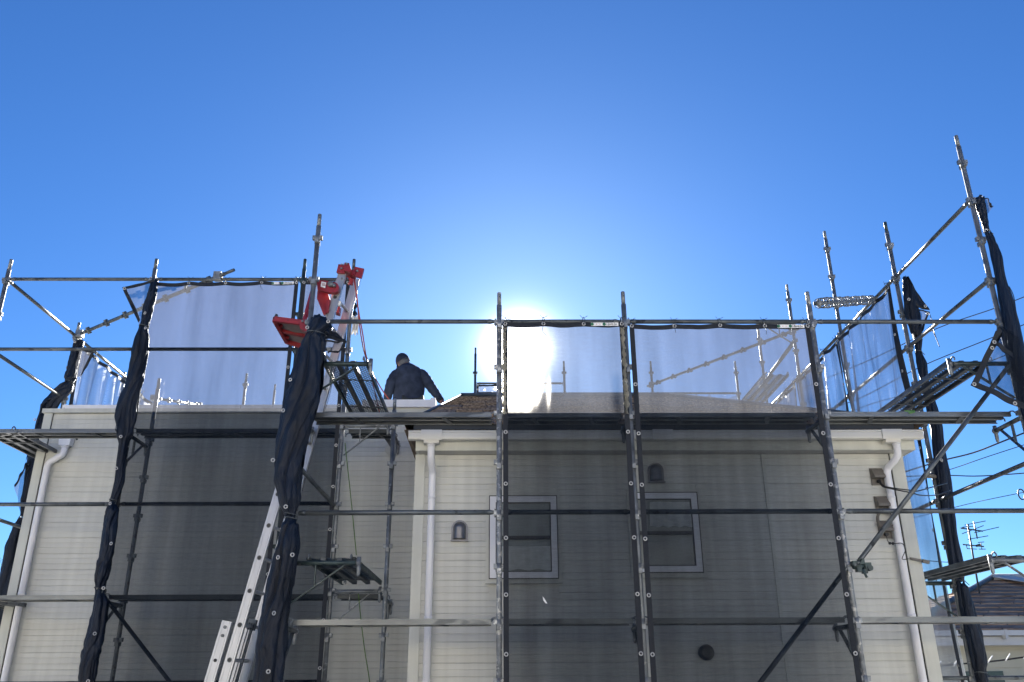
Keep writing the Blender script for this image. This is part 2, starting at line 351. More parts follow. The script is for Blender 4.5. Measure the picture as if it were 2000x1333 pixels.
# windows
def window(a, b_, c, d, parent):
    wn = MB()
    Y = YW
    def ringf(mb, x0, x1, z0, z1, t, y0, y1):
        mb.box((x0, y0, z0), (x1, y1, z0 + t)); mb.box((x0, y0, z1 - t), (x1, y1, z1))
        mb.box((x0, y0, z0 + t), (x0 + t, y1, z1 - t)); mb.box((x1 - t, y0, z0 + t), (x1, y1, z1 - t))
    ringf(wn, a, b_, c, d, .034, Y - .034, Y + .02)
    root = wn.build('window', M['trim'], parent)
    fr = MB(); ringf(fr, a + .036, b_ - .036, c + .036, d - .036, .058, Y - .050, Y + .02)
    fr.build('frame', M['pvc'], root)
    ln = MB(); ringf(ln, a + .030, b_ - .030, c + .030, d - .030, .008, Y - .0525, Y - .03); ringf(ln, a + .0945, b_ - .0945, c + .0945, d - .0945, .009, Y - .044, Y)
    ln.build('gasket', M['dark'], root)
    MB().box((a + .095, Y - .022, c + .095), (b_ - .095, Y - .016, d - .095)).build('pane', M['obscure_glass'], root)
    zc = c + .40 * (d - c)
    zc = (c + d) / 2 - .01
    MB().box((a + .103, Y - .046, zc - .017), (b_ - .103, Y - .0225, zc + .017)).build('sash_bar', M['sash'], root)
    MB().box((a - .006, Y - .065, c - .012), (b_ + .006, Y - .036, c - .001)).build('sill', M['trim'], root)
    return root
w1 = window(*wins[0], house); w1['label'] = 'window half behind the narrow net, with a pale blind'
w2 = window(*wins[1], house); w2['label'] = 'window behind the wide net with a ruffled valance curtain'
def ruffle(x0, x1, z0, z1, parent, amp, folds, name):
    b = MB(); Y = YW - .033
    b.grid(lambda u, v: Vector((x0 + (x1 - x0) * (u + .08*(v)*(u - .5)), Y + amp * math.sin(u * folds * 2 * PI) * (.3 + .7 * v) - .006*v, z1 + (z0 - z1) * v + .008 * math.sin(u*folds*2*PI) * v)), 60, 6)
    return b.build(name, M['curtain'], parent)
ruffle(1.47, 1.86, 1.42, 1.66, w2, .006, 4, 'valance')
ruffle(-.02, .49, 1.02, 1.24, w1, .004, 3, 'blind')

# vents
def vent(cx, cz, s, parent):
    Y = YW - .013; b = MB()
    # back plate with arched top
    ar = [(cx - .098*s, Y, cz - .12*s), (cx + .098*s, Y, cz - .12*s)] + [(cx + .098*s*math.cos(t), Y, cz + .03*s + .098*s*math.sin(t)) for t in [PI * i / 14 for i in range(15)]]
    b.prism(ar, (0, -.014, 0)); v = b.build('vent_hood', M['vent'], parent)
    h = MB()
    def f(u, t):
        th = PI * u
        r = .080 * s; zz = cz - .10*s + t * .13*s
        y = Y - .014 - .085*s*math.sin(th)**.8*(1 if t < 1 else 1)
        return Vector((cx + r*math.cos(th), y, zz))
    h.grid(f, 16, 4)
    h.grid(lambda u, t: Vector((cx + .080*s*math.cos(PI*u)*math.cos(t*PI/2), Y - .014 - .085*s*math.sin(PI*u)**.8*math.cos(t*PI/2), cz + .03*s + .080*s*math.sin(t*PI/2))), 16, 8)
    h.build('hood', M['vent'], v)
    MB().box((cx - .105*s, Y - .045, cz - .128*s), (cx + .105*s, Y - .001, cz - .112*s)).build('drip_tray', M['vent'], v)
    return v
def xz(px, py, Y): p = at(px, py, Y); return p.x, p.z
vx, vz = xz(898, 1038, YW); vent(vx, vz, .80, house)['label'] = 'domed steel vent hood beside the left downpipe'
vx, vz = xz(1280, 925, YW); vent(vx, vz, .80, house)['label'] = 'domed steel vent hood above the curtained window'
vx, vz = xz(1378, 1275, YW)
MB().tube([(vx, YW - .01, vz), (vx, YW - .05, vz), (vx, YW - .07, vz)], [.07, .07, .045], 18).build('round_vent', M['sash'], house)

# roof of the front block
RY0, RH0 = 8.10, 2.33
ridge = [Vector((-.55, 11.7, 3.80)), Vector((2.45, 11.7, 3.80))]
eL = Vector((-.93, RY0, RH0)); eR = Vector((4.22, RY0, RH0))
MB().box((-.84, 8.13, 2.322), (4.11, 8.19, 2.392)).build('roof_edge', M['black_metal'], house)
rf = MB(); off = Vector((0, 0, .055))
bkL = Vector((-.93, 15.3, RH0)); bkR = Vector((4.22, 15.3, RH0))
rf.add([p + off for p in (eL, eR, ridge[1], ridge[0], bkL, bkR)], [(0, 1, 2, 3), (1, 5, 2), (5, 4, 3, 2), (4, 0, 3)])
rf.add([eL, eR, bkR, bkL], [(0, 3, 2, 1)])
roof = rf.build('roof', M['shingle'], house, fix=False)
# shingle courses, each butt a real step
def courses(a, b_, c, d, rows, wid, mt, parent, th=.016, name='shingles', jit=.006, seed=1):
    """a,b eave left/right; d,c ridge left/right"""
    rnd = random.Random(seed); mb = MB(); nrm = (b_ - a).cross(d - a).normalized()
    for r in range(rows):
        t0, t1 = r / rows, (r + 1.12) / rows
        L0, R0 = a.lerp(d, t0), b_.lerp(c, t0); L1, R1 = a.lerp(d, min(1, t1)), b_.lerp(c, min(1, t1))
        ln = (R0 - L0).length; n = max(1, int(ln / wid)); s = rnd.random() * .5
        for i in range(n + 1):
            u0 = max(0, (i - s) / n + .002); u1 = min(1, (i + 1 - s) / n - .002)
            if u1 <= u0: continue
            e = nrm * (th + rnd.uniform(-jit, jit)); e1 = nrm * .004
            dn = (d - a).normalized() * rnd.uniform(-jit, jit)
            p = [L0.lerp(R0, u0) + dn, L0.lerp(R0, u1) + dn, L1.lerp(R1, u1), L1.lerp(R1, u0)]
            mb.add([p[0] + e, p[1] + e, p[2] + e1, p[3] + e1, p[0], p[1]], [(0, 1, 2, 3), (4, 5, 1, 0)])
    o = mb.build(name, mt, parent, fix=False); o['kind'] = 'stuff'; return o
courses(eL + off, eR + off, ridge[1] + off, ridge[0] + off, 22, .30, M['shingle'], roof)
courses(eR + off, bkR + off, ridge[1] + off, ridge[1] + off, 22, .30, M['shingle'], roof, seed=3)
MB().tube([ridge[0] + off*1.5, ridge[1] + off*1.5], .03, 8).build('ridge_cap', M['rail'], roof)
MB().tube([eL + off*1.3, ridge[0] + off*1.5], .016, 8).build('ridge_cap', M['rail'], roof)
MB().tube([eR + off*1.3, ridge[1] + off*1.5], .028, 8).build('ridge_cap', M['rail'], roof)

# left wing
wing = thing('house_wing', 'set back ivory sided wing of the house with flat parapet, behind the left nets', 'house', (-3.2, YL + 1, -1.65))
LX = -5.69; LXR = -.835; LT = 3.20
MB().box((LX + .006, YL + .004, -1.65), (LXR, YL + .20, LT)).build('wall', M['siding'], wing)
MB().box((LX + .006, YL + .21, -1.65), (LX + .2, YL + 6, LT)).build('wall', M['siding'], wing)
MB().box((LX + .21, YL + .21, 2.75), (LXR, YL + 6, 2.85)).build('flat_roof', M['ground'], wing)
z = -1.65 + .02
while z < LT - .03:
    plank(LX + .10, LXR, z, YL, wing, 0, LT - .004); z += H_PL
MB().box((LX, YL - .026, -1.65), (LX + .105, YL + .06, LT - .002)).build('corner_trim', M['trim'], wing)
MB().box((LX + .107, YL - .016, -1.65), (LX + .112, YL + .02, LT - .002)).build('trim_joint', M['dark'], wing)
MB().box((LX - .02, YL - .055, LT), (LXR, YL + .21, LT + .052)).build('parapet_trim', M['trim'], wing)
MB().box((LX + .16, YL + .06, LT + .054), (-1.75, YL + .25, LT + .135)).build('parapet_cap', M['cap'], wing)
# boxed gutter end above the recessed wall
b = MB(); b.box((-1.72, YL - .10, LT + .054), (-.86, YL + .2, LT + .15)); b.build('parapet_cap', M['cap'], wing)
b = MB(); b.box((-.858, YL - .125, LT + .04), (-.80, YL + .21, LT + .165)); b.build('cap_end', M['cap'], wing)
# hopper and downpipe
hx, hz = xz(130, 862, YL - .06)
b = MB(); b.add([(hx-.085,YL-.12,hz+.14),(hx+.085,YL-.12,hz+.14),(hx+.085,YL-.014,hz+.14),(hx-.085,YL-.014,hz+.14),(hx-.065,YL-.11,hz-.06),(hx+.065,YL-.11,hz-.06),(hx+.065,YL-.014,hz-.06),(hx-.065,YL-.014,hz-.06)],
      [(3,2,1,0),(4,5,6,7),(0,1,5,4),(1,2,6,5),(2,3,7,6),(3,0,4,7)])
b.build('rain_hopper', M['pvc'], wing)
yx = -5.50; Yp = YL - .07
pts = [(hx, Yp, hz - .05), (hx, Yp, hz - .12)] + bend((hx, Yp, hz - .13), (hx, Yp, hz - .19), (hx - .06, Yp, hz - .20))[1:] + bend((yx + .07, Yp, hz - .235), (yx, Yp, hz - .26), (yx, Yp, hz - .34)) + [(yx, Yp, -1.6)]
pipe_run(pts, .037, [((hx, Yp, hz - .055), (hx, Yp, hz - .085), .045), ((yx, Yp, 2.08), (yx, Yp, 2.05), .041), ((yx, Yp, 1.03), (yx, Yp, 1.0), .041)], wing)
hp = at(150, 858, YL - .013); MB().tube([hp, hp + Vector((0, .02, 0))], .012, 10).build('wall_hole', M['dark'], wing)

# small white pipe on recessed wall next to the front block
p0 = at(808, 868, 10.2)
wb = MB(); wb.box((p0.x - .03, 10.14, p0.z - .0), (p0.x + .06, 10.36, p0.z + .12)); wb.build('rain_hopper', M['pvc'], wing)
MB().tube([(p0.x + .01, 10.22, p0.z), (p0.x + .012, 10.22, p0.z - .06), (p0.x + .05, 10.22, p0.z - .14), (p0.x + .12, 10.22, p0.z - .18)], .03, 12).build('downpipe', M['pvc'], wing)

# meter / cable entry boxes on the right
def entry_box(px, py, label, s=1.0):
    p = at(px, py, YW - .013); x, z = p.x, p.z; Y = YW - .0135
    b = MB(); b.box((x - .062*s, Y - .012, z - .085*s), (x + .062*s, Y, z + .085*s)); o = b.build('cable_entry_box', M['box'], house); o['label'] = label
    c = MB()
    prof = [(Y - .012, z + .082*s), (Y - .035, z + .07*s), (Y - .085, z - .0*s), (Y - .088, z - .022*s), (Y - .012, z - .022*s)]
    c.add([(x - .055*s, y, zz) for y, zz in prof] + [(x + .055*s, y, zz) for y, zz in prof], [(0,1,2,3,4), (9,8,7,6,5)] + [(i, i+5, (i+1) % 5 + 5, (i+1) % 5) for i in range(5)])
    c.build('cover', M['box'], o)
    MB().tube([(x, Y - .05, z - .05*s), (x, Y - .012, z - .05*s)], .018*s, 10).build('cable_port', M['dark'], o)
    return p
b1 = entry_box(1712, 932, 'taupe cable entry box, upper one')
b2 = entry_box(1721, 987, 'taupe cable entry box half behind the handrail')
b3 = entry_box(1727, 1035, 'taupe cable entry box, lowest one')
def cable(name, label, pts, r, mt, cat='cable', n=6, sub=6):
    P = [Vector(p) for p in pts]
    out = []
    for i in range(len(P) - 1):
        p0, p1, p2, p3 = P[max(i-1, 0)], P[i], P[i+1], P[min(i+2, len(P)-1)]
        for k in range(sub):
            t = k / sub
            out.append(.5 * ((2*p1) + (p2 - p0)*t + (2*p0 - 5*p1 + 4*p2 - p3)*t*t + (3*p1 - p0 - 3*p2 + p3)*t**3))
    out.append(P[-1])
    return tag(MB().tube(out, r, n).build(name, mt), label, cat)
cable('house_cable', 'black twin cable looping from the upper taupe box across the right downpipe', [at(1718, 938, 8.28), at(1724, 948, 8.2), at(1740, 953, 8.15), at(1777, 958, 8.1), at(1790, 960, 8.1), at(1820, 952, 8.5), at(1850, 944, 9.1)], .006, M['dark'])
cable('house_cable', 'thin black cable hanging just under the twin cable from the upper taupe box', [at(1716, 938, 8.28), at(1723, 950, 8.2), at(1745, 956, 8.15), at(1780, 963, 8.1), at(1800, 968, 8.2), at(1830, 967, 8.7), at(1856, 958, 9.1)], .006, M['dark'])
b = MB(); cc = at(1730, 1016, YW - .07); ax = Vector((1, 0, 0)); az = Vector((0, 0, 1))
for rr, yy in ((.078, 0), (.084, .012), (.073, -.01)):
    b.tube([cc + Vector((rr*math.cos(t)*1.0, yy, rr*math.sin(t)*1.12)) for t in [2*PI*i/32 for i in range(33)]], .006, 6, cap=False)
b.tube([at(1722, 992, YW - .06), at(1721, 1001, YW - .07), cc + Vector((-.03, 0, .08))], .007, 6)
tag(b.build('cable_loop', M['box']), 'grey loop of cable hanging between two taupe boxes', 'cable')
cable('splice_cable', 'thin black cable with a small double splice under the lowest taupe box', [at(1731, 1048, 8.26), at(1736, 1060, 8.25), at(1748, 1062, 8.22), at(1762, 1062, 8.22), at(1768, 1075, 8.2), at(1762, 1092, 8.2), at(1774, 1092, 8.2)], .004, M['dark'])
b = MB(); b.sphere(at(1738, 1061.5, 8.22), .014); b.sphere(at(1744, 1062, 8.22), .014); tag(b.build('cable_splice', M['dark']), 'black double splice bead on the thin cable under the lowest taupe box', 'cable splice')

# ------------------------------------------------------------------ scaffold kit
PR = .0243
def coupler_mesh(mt, key):
    b = MB()
    for dx, dy, dz in ((1, 0, .022), (-1, 0, .022), (0, 1, -.022), (0, -1, -.022)):
        x0, x1 = (PR*.8, PR + .024) if dx > 0 else ((-PR - .024, -PR*.8) if dx < 0 else (-.019, .019))
        y0, y1 = (PR*.8, PR + .024) if dy > 0 else ((-PR - .024, -PR*.8) if dy < 0 else (-.019, .019))
        b.box((x0, y0, dz - .021), (x1, y1, dz + .021))
    b.tube([(0, 0, -.045), (0, 0, .045)], PR + .003, 14)
    m = b.mesh('coupler'); m.materials.append(mt); return m
CPL = {k: coupler_mesh(M[k], k) for k in ('galv', 'galv_worn', 'rail', 'green_steel')}
Z0, PITCH = .474, .4545
def lev(k): return Z0 + PITCH * k
def post(X, Y, top, label, ks, mt='galv', sp=.135, spmt=None, base=-1.62, extra=None):
    o = thing('scaffold_post', label, 'scaffold post', (X, Y, -1.65))
    MB().tube([(X, Y, base), (X, Y, top - sp)], PR, 14).build('tube', M[mt], o)
    b = MB().tube([(X, Y, top - sp), (X, Y, top - .004), (X, Y, top)], [PR*.80, PR*.80, PR*.72], 14); b.build('spigot', M[spmt or mt], o)
    MB().tube([(X + .003, Y - PR*.78, top - .05), (X + .003, Y - PR*.9, top - .05)], .005, 8).build('pin_hole', M['dark'], o)
    MB().box((X - .075, Y - .075, -1.649), (X + .075, Y + .075, -1.642)).build('base_plate', M[mt], o)
    for k in ks:
        c = link('coupler', CPL[mt], o); c.location = Vector((X, Y, lev(k))) - base_of(o)
    if extra: extra(o)
    return o
KF = range(-4, 7)
YF = 7.52; YB = 9.40
XB, XC, XD, XE, XF = -1.80, 0.0, 1.2, 3.0, 4.83
post(XB, YF, 4.40, 'tall bare scaffold post rising past the red hoist', range(-4, 9), 'galv')
post(XC, YF, 3.535, 'scaffold post in the sun glare at the left edge of the narrow front net', KF, 'galv_worn')
post(XD, YF, 3.545, 'scaffold post between the narrow and the wide front nets, dark hems on both sides', KF, 'galv')
post(XE, YF, 3.545, 'flaking scaffold post along the right edge of the wide front net', KF, 'galv_worn')
post(XF, YF, 5.37, 'tallest scaffold post at the far right with a twisted net down it', range(-4, 11), 'galv')
XS = -5.95
post(XS, YB, 4.86, 'leaning-looking scaffold post at the far left edge against open sky', range(-4, 10), 'galv')
post(-4.19, YB, 4.87, 'scaffold post at the left edge of the big upper left net, bunched net on it', range(-4, 10), 'galv', spmt='rail')
post(-2.38, YB, 4.87, 'dark topped scaffold post just left of the tall bare post, behind the red hoist', range(-4, 10), 'green_steel')
post(-1.78, YB, 4.87, 'scaffold post behind the hoist ladder head, white rag tied on it', range(-4, 10), 'galv', spmt='rail')
post(-1.20, YB, 3.07, 'short topped scaffold post in front of the recessed wall, left of the worker', range(-4, 6), 'galv')
post(-4.2, 10.05, 3.55, 'inner scaffold post seen dark through the big left net', range(-4, 6), 'rail')
post(XS, 11.24, 4.81, 'scaffold post behind the left parapet with a bunched net tied to it', range(-4, 10), 'galv')
post(-6.0, 13.0, 4.7, 'scaffold post behind the slanting end of the far left side net', range(2, 10), 'galv')
post(-4.55, 14.6, 5.25, 'thicker of two post tips seen through the lower big left net', range(4, 11), 'rail')
post(-4.9, 17.8, 6.15, 'thinner of two post tips seen through the lower big left net', range(6, 12), 'rail')
post(XF, YF + 1.80, 5.36, 'green tipped scaffold post on the right side with a bunched net and hanging flap', range(-4, 11), 'galv', spmt='green_steel')
post(XF, YF + 3.60, 6.24, 'bare scaffold post standing behind the pipe wrapped in wire mesh', range(-4, 13), 'galv')
post(XF, YF + 5.40, 6.23, 'thin scaffold post just left of the wide net corner, behind the top rail', range(-4, 13), 'galv')
post(XF, YF + 7.15, 6.28, 'scaffold post through the right part of the wide net, beside the steep pipe', range(0, 13), 'galv')
YK = 16.5
post(4.87, YK, 6.20, 'back scaffold post seen through the wide net near the sloping deck', range(8, 13), 'rail')
post(3.12, YK, 6.20, 'back scaffold post seen through the wide net, tie pipe clamped to it', range(8, 13), 'rail')
post(1.33, YK, 6.20, 'back scaffold post seen through the narrow net right of the sun', range(8, 13), 'rail')
post(-.49, YK, 6.50, 'slim back scaffold post on the skyline between the worker and the sun', range(8, 13), 'rail')

def wedge(b, p, d):
    p = Vector(p); d = Vector(d).normalized()
    b.tube([p, p + d*.02, p + d*.05, p + d*.075], [.013, .017, .024, .0222], 10)
    b.box(p + Vector((-.006, -.006, -.045)), p + Vector((.006, .006, .03)))
def rail(a, b_, label, mt='rail', r=.0215, cat='handrail', name='handrail', g='scaffold handrails', gap=.036):
    a = Vector(a); b_ = Vector(b_); d = (b_ - a).normalized(); a2 = a + d*gap; c2 = b_ - d*gap
    o = MB().tube([a2 + d*.06, c2 - d*.06], r, 14).build(name, M[mt]); tag(o, label, cat, g)
    for p, dd in ((a2, d), (c2, -d)):
        w_ = MB(); wedge(w_, p, dd); w_.build('wedge_end', M[mt], o)
    return o
def hr(x0, x1, Y, k, label, mt='rail', dz=.03): return rail((x0, Y, lev(k) + dz), (x1, Y, lev(k) + dz), label, mt)
def dr(X, y0, y1, k, label, mt='rail', dz=.03): return rail((X, y0, lev(k) + dz), (X, y1, lev(k) + dz), label, mt)
# front plane
hr(XB, XC, YF, 6, 'top handrail from the tall post to the glare post, sky all round it')
hr(XC, XD, YF, 6, 'top handrail above the narrow net, glinting beside the sun')
hr(XD, XE, YF, 6, 'top handrail above the wide net')
hr(XE, XF, YF, 6, 'top handrail on the right, crossing the blue side net')
hr(XB, XC, YF, 2, 'middle handrail crossing the left downpipe and domed vent bay', mt='rail')
hr(XC, XD, YF, 2, 'dark middle handrail behind the narrow net, crossing the window', mt='rail')
hr(XD, XE, YF, 2, 'dark middle handrail behind the wide net, crossing the curtained window', mt='rail')
hr(XE, XF, YF, 2, 'middle handrail with an orange mark crossing the right downpipe')
# left plane
hr(XS, -4.19, YB, 9, 'top left handrail running from the edge post to the bunched net post', mt='rail')
hr(-4.19, -2.38, YB, 9, 'top handrail above the big upper left net')
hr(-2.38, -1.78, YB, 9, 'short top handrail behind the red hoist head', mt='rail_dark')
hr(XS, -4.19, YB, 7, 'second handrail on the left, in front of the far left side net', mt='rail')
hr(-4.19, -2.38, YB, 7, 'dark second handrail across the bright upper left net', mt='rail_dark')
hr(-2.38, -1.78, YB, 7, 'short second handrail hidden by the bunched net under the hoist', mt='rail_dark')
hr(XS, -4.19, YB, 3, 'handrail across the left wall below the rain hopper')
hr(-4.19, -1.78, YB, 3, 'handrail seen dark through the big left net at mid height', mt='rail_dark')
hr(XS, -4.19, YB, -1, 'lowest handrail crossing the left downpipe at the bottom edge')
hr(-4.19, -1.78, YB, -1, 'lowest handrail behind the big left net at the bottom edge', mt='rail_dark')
# side, left
dr(XS, YB, 11.24, 9, 'slanting side handrail from the far left post top down to the second post')
dr(XS, 11.24, 13.0, 9, 'slanting side handrail above the far left side net')
dr(XS, YB, 11.24, 7, 'lower slanting side handrail at the left edge ending at the bunched net')
dr(XS, YB, 11.24, 3, 'short slanting side handrail at the left edge below the hopper')
# between front and recess
dr(XB, YF, YB, 3, 'short slanting rail from the front post back to the recess post', dz=0)
# side, right
P9, P11, P13, P15 = YF + 1.8, YF + 3.6, YF + 5.4, YF + 7.15
dr(XF, YF, P9, 9, 'long slanting side handrail descending from the tallest post top')
dr(XF, P9, P11, 9, 'slanting side handrail along the top hem of the blue side net')
dr(XF, P11, P13, 9, 'third slanting side handrail above the side net, behind the mesh wrapped pipe')
dr(XF, P13, P15, 9, 'slanting side handrail seen through the wide net corner')
dr(XF, P15, YK, 9, 'farthest slanting side handrail seen through the wide net near the roof')
dr(XF, YF, P9, 7, 'second slanting side handrail crossing in front of the net flap on the right')
dr(XF, P9, P11, 7, 'second slanting side handrail crossing the blue side net')
dr(XF, P11, P13, 7, 'second slanting side handrail just above the roof corner deck')
dr(XF, YF, P9, 3, 'slanting side handrail at the right edge above the antenna')
dr(XF, P9, P11, 3, 'short slanting side handrail behind the house corner')
rail((XF - 1.0, P9 + .03, lev(-1) + .03), (XF + 2.4, P9 + .03, lev(-1) + .03), 'lowest handrail at the bottom right in front of the neighbour house')
# back plane
hr(-.49, 1.33, YK, 11, 'back handrail through the narrow net, left part')
hr(1.33, 3.12, YK, 11, 'back handrail through the narrow and wide nets, in the middle')
hr(3.12, 4.87, YK, 11, 'back handrail through the wide net just above the shingles')
rail((-.49, YK, 5.72), (1.33, YK, 5.72), 'back handrail on the skyline left of the post in the glare')
# diagonals
def brace(a, b_, label, mt='rail'):
    a = Vector(a); b_ = Vector(b_); d = (b_ - a).normalized()
    o = MB().tube([a, b_], .0205, 12).build('brace', M[mt]); tag(o, label, 'brace', 'diagonal braces')
    for p, s in ((a, 1), (b_, -1)):
        MB().bar(p - d*s*.06, p + d*s*.16, .012, .05, up=(0, 1, 0)).build('flat_end', M[mt], o)
    return o
brace((3.09, YF - .06, .985), (4.74, YF - .06, 2.72), 'bright diagonal brace crossing the right wall up to the far right deck')
brace((1.35, YF - .02, -.82), (2.96, YF - .02, .90), 'dark diagonal brace behind the wide net at the lower right')
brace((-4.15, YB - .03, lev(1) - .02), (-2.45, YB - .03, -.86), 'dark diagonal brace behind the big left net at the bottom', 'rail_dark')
# clamp at the foot of the bright brace
cl = MB(); cp = at(1682, 1106, YF - .05)
cl.tube([cp + Vector((-.07, 0, 0)), cp + Vector((.03, 0, 0))], .028, 12)
for dx, dz, s in ((.0, .035, .022), (.05, .0, .026), (-.03, -.03, .02), (.02, -.045, .018), (-.06, .02, .02)):
    cl.box(cp + Vector((dx - s, -.035, dz - s)), cp + Vector((dx + s, .02, dz + s)))
cl.tube([cp + Vector((-.005, -.03, -.03)), cp + Vector((.02, -.035, -.10))], .011, 8)
cl.tube([cp + Vector((.06, -.045, -.02)), cp + Vector((.06, .03, -.02))], .024, 12)
tag(cl.build('swivel_clamp', M['green_steel']), 'dark swivel clamp at the foot of the bright diagonal brace', 'clamp')

# tie posts laid diagonally across the corners
def tie(a, b_, label, n=7, mt='rail', ov=.12):
    a = Vector(a); b_ = Vector(b_); d = (b_ - a).normalized(); L = (b_ - a).length
    o = thing('tie_pipe', label, 'scaffold pipe', a, 'pipes tied across the corners')
    MB().tube([a - d*ov, b_ + d*.06], PR, 12).build('tube', M[mt], o)
    MB().tube([b_ + d*.06, b_ + d*.24], PR*.8, 12).build('spigot', M[mt], o)
    q = Vector((0, 0, 1)).rotation_difference(d)
    for i in range(n):
        c = link('coupler', CPL[mt], o); c.location = d * (L * (i + .45) / n); c.rotation_mode = 'QUATERNION'; c.rotation_quaternion = q
    for p in (a, b_ - d*.06):
        MB().box(p - Vector((.045, .045, .05)), p + Vector((.045, .045, .05))).build('clamp', M['galv'], o)
    return o
tie((XS + .06, 11.2, 4.62), at(432, 538, YB - .05), 'pipe studded with couplers slanting up across the sky at the upper left', 7)
tie(at(1272, 752, YK - .1), at(1553, 645, 13.0), 'long pipe studded with couplers slanting behind the wide net', 8)
tie(at(300, 778, 14.6), at(392, 792, 17.5), 'small pipe with couplers seen through the big left net above the parapet', 5)
rail(at(1458, 792, YK), at(1558, 662, 13.0), 'steep slanting pipe seen through the wide net by the side net', cat='scaffold pipe', name='scaffold_pipe', g=None)
rail(at(1555, 660, 12.8), at(1500, 735, 13.6), 'short steep pipe below the coupler studded pipe, through the wide net', cat='scaffold pipe', name='scaffold_pipe', g=None)

# pipe wrapped in wire mesh
pa = at(1594, 593, YF + .1); pb = at(1706, 586, 9.9); dd = (pb - pa); dn = dd.normalized()
wp = thing('mesh_wrapped_pipe', 'short grey pipe wrapped in chain link wire beside the right net post', 'scaffold pipe', pa)
MB().pipe(pa, pb, .022).build('tube', M['galv'], wp)
MB().tube([pa + dn*.075, pa + dn*.08], .0195, 12).build('bore', M['dark'], wp)
a1 = dn.cross(Vector((0, 0, 1))).normalized(); a2 = a1.cross(dn)
wr = MB()
for ph, sg in ((0, 1), (PI, 1), (0, -1), (PI, -1)):
    L = dd.length - .15; n = 130
    wr.tube([pa + dn*(.12 + L*i/n) + (a1*math.cos(ph + sg*2*PI*10*i/n) + a2*math.sin(ph + sg*2*PI*10*i/n)) * (.052 + .006*math.sin(2*PI*26*i/n)) for i in range(n + 1)], .0050, 4, cap=False)
wr.build('wire_mesh', M['galv'], wp)
for p in (pa + dn*.12, pb - dn*.03):
    MB().tube([p - dn*.015, p + dn*.015], .034, 12).build('clamp', M['galv'], wp)

# deck boards
def deck(x0, x1, y0, y1, zt, label, along='x', mt='deck', lattice=False, mt2='deck_dark'):
    """steel scaffold board: side channels, centre beams, plate or expanded mesh, cross bars, hooks"""
    o = thing('deck_board', label, 'scaffold deck', ((x0 + x1)/2, (y0 + y1)/2, zt), 'steel scaffold deck boards')
    def bx(name, a, b_, m, nm=None):
        # a,b in (along, across, z)
        if along == 'x': return MB().box((a[0], a[1], a[2]), (b_[0], b_[1], b_[2])).build(name, M[m], o)
        return MB().box((a[1], a[0], a[2]), (b_[1], b_[0], b_[2])).build(name, M[m], o)
    L0, L1, A0, A1 = (x0, x1, y0, y1) if along == 'x' else (y0, y1, x0, x1)
    # side channels: a C section
    for s, (e, i) in enumerate(((A0, A0 + .022), (A1, A1 - .022))):
        b = MB()
        def add(a, c):
            if along == 'x': b.box(a, c)
            else: b.box((a[1], a[0], a[2]), (c[1], c[0], c[2]))
        sg = 1 if i > e else -1
        add((L0, e, zt - .045), (L1, e + sg*.003, zt)); add((L0, e + sg*.0032, zt - .045), (L1, i, zt - .041)); add((L0, e + sg*.0032, zt - .004), (L1, i, zt))
        add((L0, e - sg*.004, zt - .016), (L1, e - sg*.0002, zt - .010))
        b.build('side_channel', M[mt], o)
    nb = 1 if (A1 - A0) < .3 else 2
    for k in range(nb):
        c = A0 + (A1 - A0) * (k + 1) / (nb + 1)
        bx('centre_beam', (L0 + .01, c - .022, zt - .040), (L1 - .01, c + .022, zt - .0052), mt2 if lattice else mt)
    nc = max(2, int((L1 - L0) / .6))
    for k in range(nc):
        c = L0 + (L1 - L0) * (k + .5) / nc
        wv = .02 if not lattice else .012
        b = MB()
        p = (c - .03, A0 + .023, zt - .0435); q = (c + .03, A1 - .023, zt - .0435)
        if along == 'y': p = (p[1], p[0], p[2]); q = (q[1], q[0], q[2])
        b.bar(p, q, wv*2, .006); b.build('cross_bar', M[mt2], o)
    if lattice:
        b = MB(); W = (A1 - A0) / (nb + 1); st = .050
        for s in range(nb + 1):
            a0 = A0 + W*s + .022; a1 = A0 + W*(s+1) - .022; w_ = a1 - a0; run = w_ * 1.1
            n = int((L1 - L0 - .06 - run) / st)
            for i in range(n):
                for sg in (1, -1):
                    p = [L0 + .03 + i*st, a0, zt - .004]; q = [L0 + .03 + i*st + run, a1, zt - .004]
                    if sg < 0: p[0], q[0] = q[0], p[0]; p[2] = q[2] = zt - .0065
                    if along == 'y': p = [p[1], p[0], p[2]]; q = [q[1], q[0], q[2]]
                    b.bar(p, q, .011, .003)
        g = b.build('expanded_mesh', M['rail'], o, fix=False); g['kind'] = 'stuff'
    else:
        bx('plate', (L0 + .01, A0 + .0235, zt - .004), (L1 - .01, A1 - .0235, zt - .001), mt)
    for e, sg in ((L0, -1), (L1, 1)):
        for c in (A0 + .03, A1 - .03):
            b = MB(); pts = [(e - sg*.02, c, zt - .02), (e + sg*.02, c, zt + .012), (e + sg*.045, c, zt + .014), (e + sg*.068, c, zt - .006), (e + sg*.068, c, zt - .03)]
            if along == 'y': pts = [(p[1], p[0], p[2]) for p in pts]
            b.tube(pts, .007, 6); b.build('hook', M['galv'], o)
    return o
ZD = 2.345
DY0, DY1 = 7.575, 7.83
deck(XB + .07, XC - .07, DY0, DY1, ZD, 'upper deck board above the left gutter end, beside the glare post')
deck(XC + .07, XD - .07, DY0, DY1, ZD, 'upper deck board behind the narrow front net', mt2='deck_dark')
deck(XD + .07, XE - .07, DY0, DY1, ZD, 'upper deck board behind the wide front net', mt2='deck_dark')
deck(XE + .07, XF - .07, DY0, DY1, ZD, 'upper deck board at the right with a green leaf scrap on it')
ZL = ZD - 4*PITCH
deck(XB + .07, XC - .07, DY0, DY1, ZL, 'lower deck board crossing the left downpipe near the bottom')
